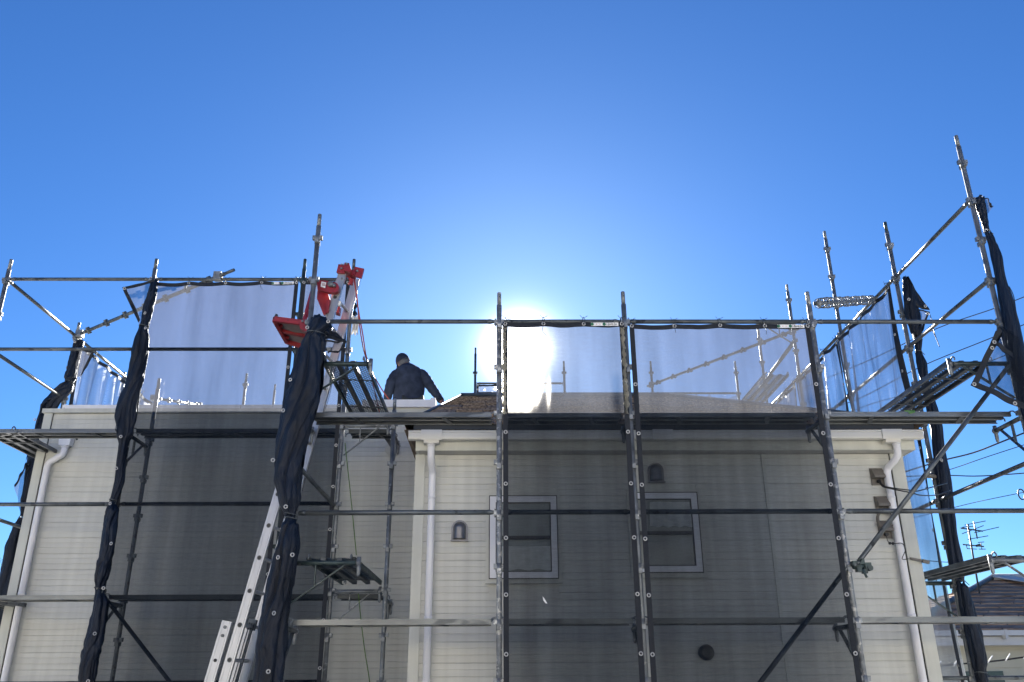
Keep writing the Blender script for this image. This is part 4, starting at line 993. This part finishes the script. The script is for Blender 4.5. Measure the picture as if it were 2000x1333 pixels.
# head
def quadplate(name, pts, Y, th, mt, parent=hoist):
    P = [at(a, b_, Y) for a, b_ in pts]; return MB().prism(P, (0, th, 0)).build(name, M[mt], parent)
hp = hoist
o = quadplate('head_plate', [(661, 516), (676, 519), (673, 535), (657, 532)], Yh - .10, .03, 'red')
o = quadplate('head_plate', [(693, 521), (711, 525), (706, 543), (687, 538)], Yh - .06, .03, 'red')
quadplate('head_fin', [(673, 513), (682, 514), (686, 528), (683, 532), (671, 528)], Yh - .14, .12, 'red')
quadplate('head_arm', [(672, 526), (694, 528), (692, 537), (672, 534)], Yh - .08, .10, 'red')
quadplate('head_brace', [(677, 533), (681, 533), (689, 555), (684, 556)], Yh - .02, .03, 'red')
quadplate('head_brace', [(686, 536), (692, 540), (688, 556), (679, 556), (683, 548)], Yh + .10, .02, 'red')
for (a, b_, y) in ((667, 525, -.105), (698, 530, -.065), (671, 532, -.08), (668, 545, -.08), (677, 516, -.145)):
    p = at(a, b_, Yh + y); MB().tube([p, p - Vector((0, .012, 0))], .011, 8).build('bolt', M['galv'], hoist)
# carriage with rounded arm
arc = [(619, 547), (640, 549), (652, 552)] + [(653 + 9*math.sin(t), 562 - 10*math.cos(t)) for t in [PI*i/8 for i in range(9)]] + [(640, 571), (620, 566)]
quadplate('carriage_arm', arc, Yh - .14, .05, 'red')
quadplate('warning_sticker', [(628, 550), (637, 552), (635, 563), (626, 560)], Yh - .145, .004, 'tagwhite')
b = MB()
for i in range(3):
    p = at(628.5 + i*.4, 554 + 2.2*i, Yh - .1465); b.box(p, p + Vector((.032, .001, .005)))
b.build('sticker_print', M['red'], hoist)
for (a, b_, r_) in ((646, 556, .030), (653, 559, .018)):
    p = at(a, b_, Yh - .145); MB().tube([p, p - Vector((0, .02, 0)), p - Vector((0, .028, 0))], [r_, r_, r_*.6], 14).build('wheel_bolt', M['galv'], hoist)
p = at(657, 572, Yh - .09); MB().tube([p, p + Vector((0, .05, 0))], .032, 16).build('guide_wheel', M['grey_panel'], hoist)
p = at(661, 592, Yh - .06); MB().tube([p, p + Vector((0, .04, 0))], .026, 16).build('guide_wheel', M['tagwhite'], hoist)
quadplate('carriage_body', [(620, 568), (640, 572), (645, 588), (644, 608), (634, 612), (619, 584)], Yh - .02, .12, 'red')
quadplate('carriage_plate', [(619, 583), (622, 582), (636, 612), (632, 616)], Yh - .12, .03, 'red')
quadplate('carriage_plate', [(656, 598), (664, 598), (662, 612), (654, 610)], Yh - .02, .08, 'red')
quadplate('carriage_plate', [(638, 587), (645, 586), (641, 610), (636, 612)], Yh - .10, .08, 'red')
# support bar and platform
MB().bar(at(610, 570, Yh - .10), at(593, 632, Yh - .16), .03, .03).build('platform_bar', M['red'], hoist)
MB().bar(at(606, 606, Yh - .02), at(590, 634, Yh - .10), .02, .02).build('platform_bar', M['red'], hoist)
A = at(536, 624, Yh - .16); B = at(598, 632, Yh - .12); Cc = at(604, 668, Yh + .42); Dd = at(566, 664, Yh + .42)
Dd = at(561, 668, Yh + .40); Cc = at(618, 684, Yh + .40)
plat = thing('x', None, None); bpy.data.objects.remove(plat)
pn = (B - A).cross(Dd - A).normalized(); pn = pn if pn.z > 0 else -pn
pf = MB()
for a, c in ((A, B), (B, Cc), (Cc, Dd), (Dd, A)): pf.bar(a, c, .035, .05, up=pn)
m1, m2 = A.lerp(Dd, .5), B.lerp(Cc, .5); pf.bar(m1, m2, .05, .03, up=pn)
for f in (.25, .75):
    q = A.lerp(Dd, f); pf.bar(q, q.lerp(B.lerp(Cc, f), .16), .012, .03, up=pn)
pf = pf.build('platform_frame', M['red'], hoist)
MB().prism([p + pn*.018 for p in (A, B, Cc, Dd)], pn*.006).build('platform_panel', M['grey_panel'], pf)
MB().bar(A + pn*.0, A + Vector((.02, 0, .05)) , .03, .02).build('platform_hook', M['sash'], hoist)
quadplate('hinge_block', [(583, 628), (600, 624), (606, 640), (598, 648), (586, 642)], Yh - .17, .06, 'red')
p = at(591, 628, Yh - .175); MB().tube([p, p - Vector((0, .012, 0))], .012, 8).build('bolt', M['galv'], hoist)
quadplate('lower_carriage', [(622, 630), (632, 632), (639, 640), (634, 652), (622, 652)], Yh - .05, .10, 'red')
# ropes
cable('hoist_rope', 'red rope running from the hoist head down to the worker', [at(690, 536, 7.9), at(697, 580, 8.0), at(703, 640, 8.3), at(712, 690, 9.0), at(726, 725, 9.8), at(745, 760, 10.6), at(762, 783, 11.2), at(770, 790, 11.4)], .0075, M['rope_red'], 'rope')
cable('hoist_rope', 'second red rope crossing the first above the upper mesh deck', [at(692, 540, 7.92), at(699, 600, 8.05), at(708, 650, 8.2), at(714, 690, 8.4), at(719, 708, 8.6), at(733, 770, 8.9), at(742, 810, 9.2)], .0065, M['rope_red'], 'rope')
cable('thin_cord', 'thin dark cord from the hoist head to the post behind it', [at(702, 543, 7.9), at(697, 575, 8.2), at(690, 600, 8.6), at(684, 640, 9.0), at(680, 690, 9.3)], .003, M['dark'], 'cord')
cable('red_cord', 'red cord hanging beside the recess post', [at(764, 872, 9.5), at(762, 930, 9.45), at(760, 985, 9.4), at(755, 1100, 9.4), at(750, 1250, 9.4), at(745, 1400, 9.4)], .006, M['rope_red'], 'rope')
cable('green_rope', 'thin green rope hanging in front of the recessed wall', [at(674, 866, 9.2), at(678, 905, 9.2), at(684, 960, 9.2), at(690, 1020, 9.2), at(696, 1085, 9.2)], .0055, M['rope_green'], 'rope')
cable('green_rope', 'thin green rope below the lower mesh deck', [at(700, 1160, 9.2), at(706, 1220, 9.2), at(713, 1275, 9.2), at(722, 1333, 9.2), at(730, 1420, 9.2)], .0055, M['rope_green'], 'rope')
cable('thin_cord', 'thin dark cord hanging down inside the recess net beside the ladder', [at(650, 745, 8.8), at(640, 785, 8.8), at(625, 830, 8.8), at(606, 900, 8.8), at(590, 960, 8.8)], .003, M['dark'], 'cord')
# rag
rb = MB()
rg = [at(686, 618, 9.25), at(703, 618, 9.25)]
def ragf(u, v):
    xl, xr = at(685 + 2*math.sin(v*3), 618 + 36*v, 9.3), at(704 - 5*v, 618 + 36*v, 9.3)
    p = xl.lerp(xr, u); L = .65 + .35*abs(math.sin(u*PI*2.3 + .6)); p.z = xl.z*0 + (at(690, 618, 9.3).z + (at(690, 656, 9.3).z - at(690, 618, 9.3).z)*v*L)
    return p + Vector((0, .03*math.sin(u*16 + v*3), 0))
rb.grid(ragf, 24, 12); tag(rb.build('rag', M['rag'], None, fix=False), 'ragged white cloth tied under the top rail by the hoist', 'rag')
db = MB(); db.grid(lambda u, v: at(688 + 8*u*(1-.2*v) + 2*v, 555 + 62*v, 9.3) + Vector((.012*math.sin(v*25 + u*3), .03*math.sin(u*2*PI), 0)), 14, 24)
tag(db.build('cloth_strip', M['drape'], None, fix=False), 'dark crumpled cloth hanging on the post behind the hoist head', 'cloth')

# ------------------------------------------------------------------ worker
def skin_chain(name, verts, edges, radii, mt, parent, sub=2):
    me = bpy.data.meshes.new(name); me.from_pydata([tuple(v) for v in verts], edges, []); me.update()
    o = bpy.data.objects.new(name, me); C.objects.link(o)
    o.modifiers.new('s', 'SKIN'); sm = o.modifiers.new('d', 'SUBSURF'); sm.levels = sub; sm.render_levels = sub
    sv = me.skin_vertices[0].data
    for i, r_ in enumerate(radii):
        sv[i].radius = r_ if isinstance(r_, tuple) else (r_, r_); sv[i].use_root = (i == 0)
    dg = bpy.context.evaluated_depsgraph_get(); dg.update()
    nm = bpy.data.meshes.new_from_object(o.evaluated_get(dg)); bpy.data.objects.remove(o)
    nm.name = name; nm.materials.clear(); nm.materials.append(mt)
    nm.polygons.foreach_set('use_smooth', [True]*len(nm.polygons))
    q = link(name, nm, parent); return q
YP = 11.75
person = thing('person', 'worker in navy jacket and dark cap seen from behind, right hand reaching to the roof', 'person', (at(805, 790, YP).x, YP, 2.85))
def pj(px, py, dy=0): return at(px, py, YP + dy)
pel = pj(808, 800, .02); sp1 = pj(806, 778, .03); sp2 = pj(803, 757, .05); ch = pj(801, 738, .08); nk = pj(799, 720, .12); hd0 = pj(791, 713, .16)
lsh = pj(775, 732, .06); lel = pj(760, 760, .0); lwr = pj(755, 786, .12); rsh = pj(824, 732, .06); rel = pj(842, 757, -.01); rwr = pj(862, 784, -.06)
fl = Vector((pel.x - .14, YP + .10, 2.87)); fr_ = Vector((pel.x + .15, YP + .02, 2.87))
kl = Vector((pel.x - .13, YP + .14, 3.33)); kr = Vector((pel.x + .13, YP + .10, 3.33))
hl = Vector((pel.x - .10, YP + .02, 3.70)); hr_ = Vector((pel.x + .10, YP + .02, 3.70))
# body: one continuous skin surface (pelvis root)
vb = [pel, sp1, sp2, ch, nk, hd0, lsh, lel, lwr, rsh, rel, rwr, hl, kl, fl, hr_, kr, fr_, pj(756, 795, .14), pj(867, 791, -.08)]
eb = [(0,1),(1,2),(2,3),(3,4),(4,5),(3,6),(6,7),(7,8),(3,9),(9,10),(10,11),(0,12),(12,13),(13,14),(0,15),(15,16),(16,17),(8,18),(11,19)]
rb_ = [(.11,.07),(.11,.07),(.12,.07),(.10,.07),.05,.05,.05,.04,.03,.05,.04,.03,.085,.06,.045,.085,.06,.045,(.036,.02),(.038,.02)]
body = skin_chain('body', vb, eb, rb_, M['skin'], person)
# jacket over torso and arms
jr = [(705,792,799),(709,786,806),(714,780,813),(719,774,820),(726,769,827),(737,766,831),(750,767,830),(765,768,829),(780,767,828),(793,766,829),(812,768,827)]
jc = []; jh = []
for py, xl, xr in jr:
    a_, b_ = pj(xl, py, .05), pj(xr, py, .05); jc.append((a_ + b_)/2); jh.append((b_ - a_).length/2)
def jf(u, v):
    x = v*(len(jr)-1); i = min(int(x), len(jr)-2); f = x - i; c = jc[i].lerp(jc[i+1], f); h = jh[i]*(1-f) + jh[i+1]*f; th = 2*PI*u
    d = min(h*.9, .15) 
    w_ = 1 + .035*fn(math.cos(th)*2, math.sin(th)*2 + 4, v*7) + .02*math.sin(v*60 + 4*math.cos(th))*max(0, v - .5)
    return c + Vector((math.cos(th)*h*w_, math.sin(th)*d*w_ + .10*(1 - v)**3, 0))
jb = MB(); jb.grid(jf, 48, 60)
def sleeve(pts, rr):
    P = [Vector(p) for p in pts]; o_ = []; r_o = []
    for i in range(len(P)-1):
        for k in range(6):
            t = k/6; o_.append(P[i].lerp(P[i+1], t)); r_o.append((rr[i]*(1-t) + rr[i+1]*t)*(1 + .05*math.sin((i*6+k)*1.7) + .04*fn(i*2.1 + t*2, rr[0]*50)))
    o_.append(P[-1]); r_o.append(rr[-1]); jb.tube(o_, r_o, 18)
sleeve([pj(781,730,.06), pj(773,733,.05), pj(765,747,.02), pj(760,762,.0), pj(757,777,.05), pj(757,792,.12)], [.07,.082,.080,.070,.060,.048])
sleeve([pj(813,730,.06), pj(824,732,.05), pj(833,743,.02), pj(842,757,-.01), pj(852,770,-.03), pj(861,783,-.06)], [.07,.082,.078,.070,.060,.048])
jk = jb.build('jacket', M['jacket'], person)
MB().tube([sp1 + Vector((.185*math.cos(t), .125*math.sin(t), -.075)) for t in [2*PI*i/24 for i in range(25)]], .018, 6, cap=False).build('belt', M['dark'], person)
skin_chain('trousers', [pel, hl, kl, fl, hr_, kr, fr_], [(0,1),(1,2),(2,3),(0,4),(4,5),(5,6)], [(.19,.14),.11,.085,.075,.11,.085,.075], M['trousers'], person)
for f_ in (fl, fr_): MB().sphere(f_ + Vector((0, .06, .03)), .06, sc=(.9, 2.0, .7)).build('shoe', M['dark'], person)
# head, turned down and left
hc = pj(787, 707, .17); hq = Matrix.Rotation(R(32), 3, 'Z') @ Matrix.Rotation(R(-14), 3, 'Y') @ Matrix.Rotation(R(-28), 3, 'X')
def headf(u, v):
    th, ph = 2*PI*u, PI*v
    x, y, z_ = math.cos(th)*math.sin(ph), math.sin(th)*math.sin(ph), math.cos(ph)
    y *= 1.2; z_ *= 1.32
    if z_ < 0: x *= 1 - .18*(-z_); 
    if y > .9 and -.35 < z_ < .05 and abs(x) < .2: y += .25
    return hc + hq @ (Vector((x, y, z_)) * .083)
MB().grid(headf, 28, 20).build('head', M['skin'], person)
for sx in (-1, 1):
    e = hc + hq @ Vector((sx*.084, .0, -.015)); MB().sphere(e, .03, 10, 8, (.35, .7, 1)).build('ear', M['skin'], person)
    MB().sphere(hc + hq @ Vector((sx*.03, .088, .015)), .012, 8, 6).build('eye', M['tagwhite'], person)
MB().bar(hc + hq @ Vector((-.025, .094, -.055)), hc + hq @ Vector((.025, .094, -.055)), .008, .006).build('mouth', M['grey_panel'], person)
MB().grid(lambda u, v: hc + hq @ (Vector((math.cos(PI + PI*u)*math.sin(PI*(.56 + .20*v)), math.sin(PI + PI*u)*1.22*math.sin(PI*(.56 + .20*v)), 1.32*math.cos(PI*(.56 + .20*v)))) * .0885), 20, 6).build('hair', M['hair'], person)
MB().grid(lambda u, v: hc + hq @ (Vector((math.cos(2*PI*u)*math.sin(PI*(.56 - .09*math.sin(2*PI*u))*v), math.sin(2*PI*u)*1.22*math.sin(PI*(.56 - .09*math.sin(2*PI*u))*v), 1.33*math.cos(PI*(.56 - .09*math.sin(2*PI*u))*v))) * .098 + Vector((0, 0, .012))), 28, 12).build('cap', M['cap_cloth'], person)
MB().grid(lambda u, v: hc + hq @ Vector((.085*math.sin(-PI/2.4 + PI/1.2*u), .115*math.cos((-PI/2.4 + PI/1.2*u)) + .075*v*math.cos((-PI/2.4 + PI/1.2*u)), .022 - .02*v)), 14, 4).build('cap_peak', M['cap_cloth'], person)
MB().tube([hc + hq @ Vector((.093*math.cos(PI + PI*i/16), .112*math.sin(PI + PI*i/16), -.035)) for i in range(17)], .004, 5).build('mask_strap', M['hair'], person)
# hands: palm continues the wrist; five fingers each
def hand(wr, tgt, palm, parent, thumb_side):
    d = (tgt - wr).normalized(); up_ = Vector(palm).normalized(); sd_ = d.cross(up_).normalized()*thumb_side
    base = wr.lerp(tgt, .45)
    vs = [wr, base]; es = [(0, 1)]; rs = [(.030, .026), (.040, .020)]
    for i, (o_, L) in enumerate(((.030, .070), (.011, .082), (-.009, .078), (-.028, .062))):
        a = base + sd_*o_ + d*.02; vs += [a, a + d*L*.45 - up_*.008, a + d*L*.78 - up_*.028, a + d*L - up_*.05]
        k = len(vs) - 4; es += [(1, k), (k, k+1), (k+1, k+2), (k+2, k+3)]; rs += [.0115, .010, .009, .0075]
    a = wr + d*.015 + sd_*.030; vs += [a, a + d*.03 + sd_*.022, a + d*.055 + sd_*.028 - up_*.015]; k = len(vs) - 3
    es += [(0, k), (k, k+1), (k+1, k+2)]; rs += [.014, .012, .009]
    return skin_chain('hand', vs, es, rs, M['skin'], parent)
hand(rwr + Vector((.01, -.02, -.015)), pj(876, 796, -.45), (0.3, -.2, 1), person, -1)
hand(lwr + Vector((0, 0, -.02)), pj(757, 803, .15), (0, -1, .2), person, 1)
for p, q in ((rwr, rel), (lwr, lel)):
    MB().tube([p + (q-p).normalized()*.005, p + (q-p).normalized()*.05], [.050, .053], 16).build('cuff', M['jacket'], person)

# things on the roof
def on_roof(px, py): return at(px, py, 11.6)
cb = MB(); c0 = at(1120, 782, 11.2)
cb.sphere(c0, .12, 14, 8, (1.5, 1, .7)); cb.sphere(at(1080, 783, 11.25), .08, 12, 8, (1.6, 1, .6)); tag(cb.build('tool_bundle', M['box']), 'bundle of tools lying on the roof behind the narrow net', 'tool bundle')
cable('roof_cable', 'black cable coil arching on the roof behind the narrow net', [at(1125, 786, 11.2), at(1145, 777, 11.3), at(1170, 783, 11.3), at(1180, 790, 11.2)], .009, M['dark'])
cable('roof_cable', 'larger black cable arch on the roof near the net hem', [at(1128, 798, 11.2), at(1150, 783, 11.3), at(1178, 774, 11.3), at(1205, 780, 11.3), at(1212, 792, 11.2)], .008, M['dark'])
for i, (a, b_, lab) in enumerate((((880, 797), (903, 787), 'pale roofing strip slanting by the hand of the worker'), ((880, 797), (960, 793), 'pale roofing strip lying flat right of the hand'))):
    A, B = at(*a, 10.9 + .3*i), at(*b_, 11.4 + .2*i)
    tag(MB().bar(A, B, .05, .012).build('roofing_strip', M['cap']), lab, 'roofing strip')
tag(MB().bar(at(850, 803, 10.8), at(885, 799, 11.2), .2, .015).build('roofing_sheet', mat('maroon_sheet', (.16, .03, .03), .4)), 'maroon roofing sheet under the worker hand', 'roofing sheet')

# ------------------------------------------------------------------ overhead lines
def wire(label, pts, Y0, Y1, r=.011):
    n = len(pts); P = [at(p[0], p[1], Y0 + (Y1 - Y0)*i/(n-1)) for i, p in enumerate(pts)]
    return cable('power_line', label, P, r, M['dark'], 'power line', sub=5)
wire('highest power line crossing the blue side net', [(1560, 762), (1700, 703), (1830, 642), (1950, 600), (2060, 556)], 22, 17)
wire('second power line crossing the blue side net', [(1600, 805), (1680, 778), (1800, 716), (1925, 665), (2060, 610)], 22, 17)
wire('third power line, low on the blue side net', [(1620, 822), (1700, 790), (1790, 764), (1900, 720), (2060, 655)], 22, 17, .009)
wire('thick twisted power line sagging to the right house corner', [(1700, 945), (1780, 918), (1840, 900), (1900, 885), (1960, 862), (2060, 822)], 15, 12, .012)
wire('thin power line below the thick one', [(1700, 968), (1780, 940), (1860, 916), (1930, 892), (2060, 850)], 22, 18, .009)
wire('level power line at the height of the upper cable box', [(1700, 936), (1770, 931), (1850, 929), (1920, 930), (2060, 920)], 16, 14, .010)
wire('thin power line just above the antenna', [(1700, 1030), (1800, 1008), (1890, 985), (1950, 972), (2060, 950)], 24, 20, .009)
wire('service wire running right from the wall bracket', [(1775, 1092), (1800, 1094), (1840, 1098), (1900, 1100)], 8.4, 9.6, .004)
b = MB(); p = at(1790, 1093, 8.3); b.bar(p + Vector((-.06, 0, .01)), p + Vector((.09, 0, -.02)), .02, .02); b.bar(p + Vector((.05, -.01, -.015)), p + Vector((.11, -.01, -.03)), .03, .03)
tag(b.build('wire_anchor', M['box']), 'small wire anchor on the right house corner', 'wire anchor')
wire('dark power line with pale spiral wrap under the neighbour eaves', [(1820, 1302), (1880, 1297), (1940, 1292), (2000, 1284), (2060, 1276)], 16, 15, .016)
b = MB(); A, B = at(1820, 1302, 16), at(2060, 1276, 15)
for i in range(7):
    q = A.lerp(B, (i + .4)/7) + Vector((0, -.02, .01)); b.tube([q + Vector((-.05, 0, -.05)), q + Vector((.05, 0, .06))], .009, 6)
tag(b.build('line_wrap', M['tagwhite']), 'pale spiral wraps on the dark line at the lower right', 'line wrap')
b = MB(); g0 = at(1824, 931, 9.25); b.tube([g0 + Vector((-.11, 0, .0)), g0 + Vector((-.04, 0, .01)), g0 + Vector((0, 0, 0)), g0 + Vector((.08, 0, -.01))], [.018, .030, .022, .030], 10)
tag(b.build('insulator', M['box']), 'brown insulator on the level line behind the brace', 'insulator')
b = MB(); g1 = at(1995, 966, 13); b.tube([g1 + Vector((.05*math.cos(t), 0, .08*math.sin(t))) for t in [2*PI*i/20 for i in range(21)]], .010, 6); tag(b.build('line_coil', M['dark']), 'black coil on a line at the right edge', 'cable coil')

# ------------------------------------------------------------------ neighbour house and antenna
nb_ = thing('neighbour_house', 'neighbour house with brown shingle hip roof at the lower right', 'house', (13, 23, -1.65))
e0 = Vector((9.0, 20.0, 1.10)); e1 = Vector((19.0, 20.0, 1.10)); r0 = Vector((13.4, 23.8, 2.60)); r1 = Vector((16, 23.8, 2.60)); e2 = Vector((9.0, 27.6, 1.10)); e3 = Vector((19, 27.6, 1.10))
q = MB(); q.add([e0, e1, r1, r0, e2, e3], [(0, 1, 2, 3), (4, 0, 3), (5, 4, 3, 2), (1, 5, 2)]); q.add([e0, e1, e3, e2], [(0, 3, 2, 1)])
q = q.build('roof', M['shingle_far'], nb_, fix=False)
courses(e0, e1, r1, r0, 13, .8, M['shingle_far'], q, th=.03, jit=.005, seed=5)
courses(e2, e0, r0, r0, 16, .42, M['shingle_far'], q, th=.035, jit=.012, seed=6)
MB().tube([e0 + Vector((0, 0, .05)), r0 + Vector((0, 0, .07))], .07, 8).build('hip_ridge', M['rail'], q)
MB().tube([r0 + Vector((0, 0, .07)), r1 + Vector((0, 0, .07))], .09, 8).build('hip_ridge', M['far_trim'], q)
MB().prism([r0 + Vector((-.1, -.05, .08)), r0 + Vector((.35, -.05, .09)), r0 + Vector((2.0, -1.9, -.55)), r0 + Vector((1.5, -1.9, -.56))], (0, 0, .03)).build('ridge_flashing', M['far_trim'], q)
MB().box((9.0, 19.86, .98), (19, 19.98, 1.09)).build('gutter', M['far_trim'], nb_)
for gx in (11.2, 12.4, 13.6, 14.8): MB().box((gx, 19.84, .90), (gx + .06, 19.99, 1.10)).build('gutter_bracket', M['far_trim'], nb_)
MB().box((9.1, 20.02, .78), (18.9, 20.08, .96)).build('fascia', M['far_trim'], nb_)
MB().box((9.4, 20.5, -1.65), (18.6, 27, 1.0)).build('wall', M['house_far'], nb_)
zz = -1.6
while zz < .7:
    MB().box((9.39, 20.47, zz), (18.61, 20.499, zz + .37)).build('wall_board', M['house_far'], nb_); zz += .385
MB().box((10.3, 20.43, -.9), (11.3, 20.469, .25)).build('window', M['glass'], nb_)
# antenna
an = thing('tv_antenna', 'thin television antenna standing on the neighbour roof', 'antenna', tuple(at(1911, 1150, 21.5)))
m0, m1 = at(1913, 1160, 21.5), at(1890, 1024, 21.5); MB().tube([m0, m1], .022, 6).build('mast', M['rail_dark'], an)
def boom(a, b_, els, nm='boom', r=.014):
    A, B = at(*a, 21.5), at(*b_, 21.3); o = MB().tube([A, B], r*1.2, 5).build(nm, M['rail_dark'], an)
    for (x0, y0, x1, y1) in els: MB().tube([at(x0, y0, 21.4), at(x1, y1, 21.4)], r*.7, 5).build('element', M['rail_dark'], o)
    return o
boom((1876, 1032), (1920, 1038), [(1880, 1030, 1905, 1028), (1876, 1032, 1892, 1028)])
boom((1902, 1020), (1909, 1052), [(1884, 1026, 1925, 1018), (1879, 1043, 1921, 1027), (1890, 1054, 1930, 1047), (1903, 1041, 1951, 1030)])
boom((1880, 1064), (1922, 1068), [(1887, 1064, 1889, 1072), (1889, 1072, 1908, 1073), (1910, 1060, 1922, 1059), (1912, 1073, 1925, 1073), (1916, 1061, 1918, 1074)])
MB().box(at(1908, 1069, 21.4), at(1914, 1062, 21.2)).build('dipole_box', M['rail_dark'], an)

# ------------------------------------------------------------------ unseen houses across the street, added to bounce sun onto the shaded wall
def added_bounce_house(x0, x1, y, ht, label, mt):
    h = thing('added_bounce_house', label, 'house', ((x0+x1)/2, y - 4, -1.65))
    MB().box((x0, y - 8, -1.65), (x1, y, ht)).build('wall', mt, h)
    b = MB(); xm = (x0 + x1)/2
    b.add([(x0 - .4, y + .4, ht), (x1 + .4, y + .4, ht), (x1 + .4, y - 8.4, ht), (x0 - .4, y - 8.4, ht), (x0 + 3, y - 4, ht + 2), (x1 - 3, y - 4, ht + 2)], [(0,1,5,4), (1,2,5), (2,3,4,5), (3,0,4), (3,2,1,0)])
    b.build('roof', M['shingle_far'], h)
    n = int((x1 - x0)/2.6)
    for fl_ in (0, 1):
        for i in range(n):
            cx = x0 + (x1 - x0)*(i + .5)/n; cz = -1.65 + 1.5 + 2.8*fl_
            if cz + .7 > ht: continue
            f = MB().box((cx - .5, y + .002, cz - .55), (cx + .5, y + .06, cz + .55)).build('window', M['far_trim'], h)
            MB().box((cx - .43, y + .061, cz - .48), (cx + .43, y + .066, cz + .48)).build('pane', M['glass'], f)
    return h
M['render_white'] = mat('pale_render', (.72, .69, .62), .85, 0, .05, 2)
M['render_cream'] = mat('cream_render', (.70, .64, .53), .85, 0, .05, 2)
added_bounce_house(-17, -3.2, -11, 4.6, 'unseen cream house across the street, added to bounce sun onto the shaded wall', M['render_cream'])
added_bounce_house(-1.2, 13, -11.5, 4.8, 'unseen pale house across the street, added to bounce sun onto the shaded wall', M['render_white'])

# ------------------------------------------------------------------ far left tree
tr = thing('tree', 'twiggy brown tree just entering the frame at the far left', 'tree', (-15.2, 24, -1.65))
tk = MB(); tk.tube([(-15.2, 24, -1.65), (-15.15, 24, 0), (-15.0, 24, 1.6)], [.22, .17, .11], 8); tk.build('trunk', M['bark'], tr)
cr = MB(); rnd = random.Random(4)
def twig(p, d, L, r_, dep):
    q = p + d*L; cr.tube([p, p.lerp(q, .5) + Vector((rnd.uniform(-1, 1), rnd.uniform(-1, 1), rnd.uniform(-1, 1)))*L*.06, q], [r_, r_*.8, r_*.55], 4, cap=False)
    if dep == 0: return
    for _ in range(4):
        d2 = (d + Vector((rnd.uniform(-1, 1), rnd.uniform(-1, 1), rnd.uniform(-.4, .9)))*.75).normalized(); twig(p.lerp(q, rnd.uniform(.4, 1)), d2, L*rnd.uniform(.55, .8), r_*.6, dep - 1)
for i in range(5): twig(Vector((-15.05, 24, 1.2)), Vector((rnd.uniform(-.7, .7), rnd.uniform(-.7, .7), 1)).normalized(), 1.1, .06, 4)
cr.build('crown', M['bark'], tr, fix=False)
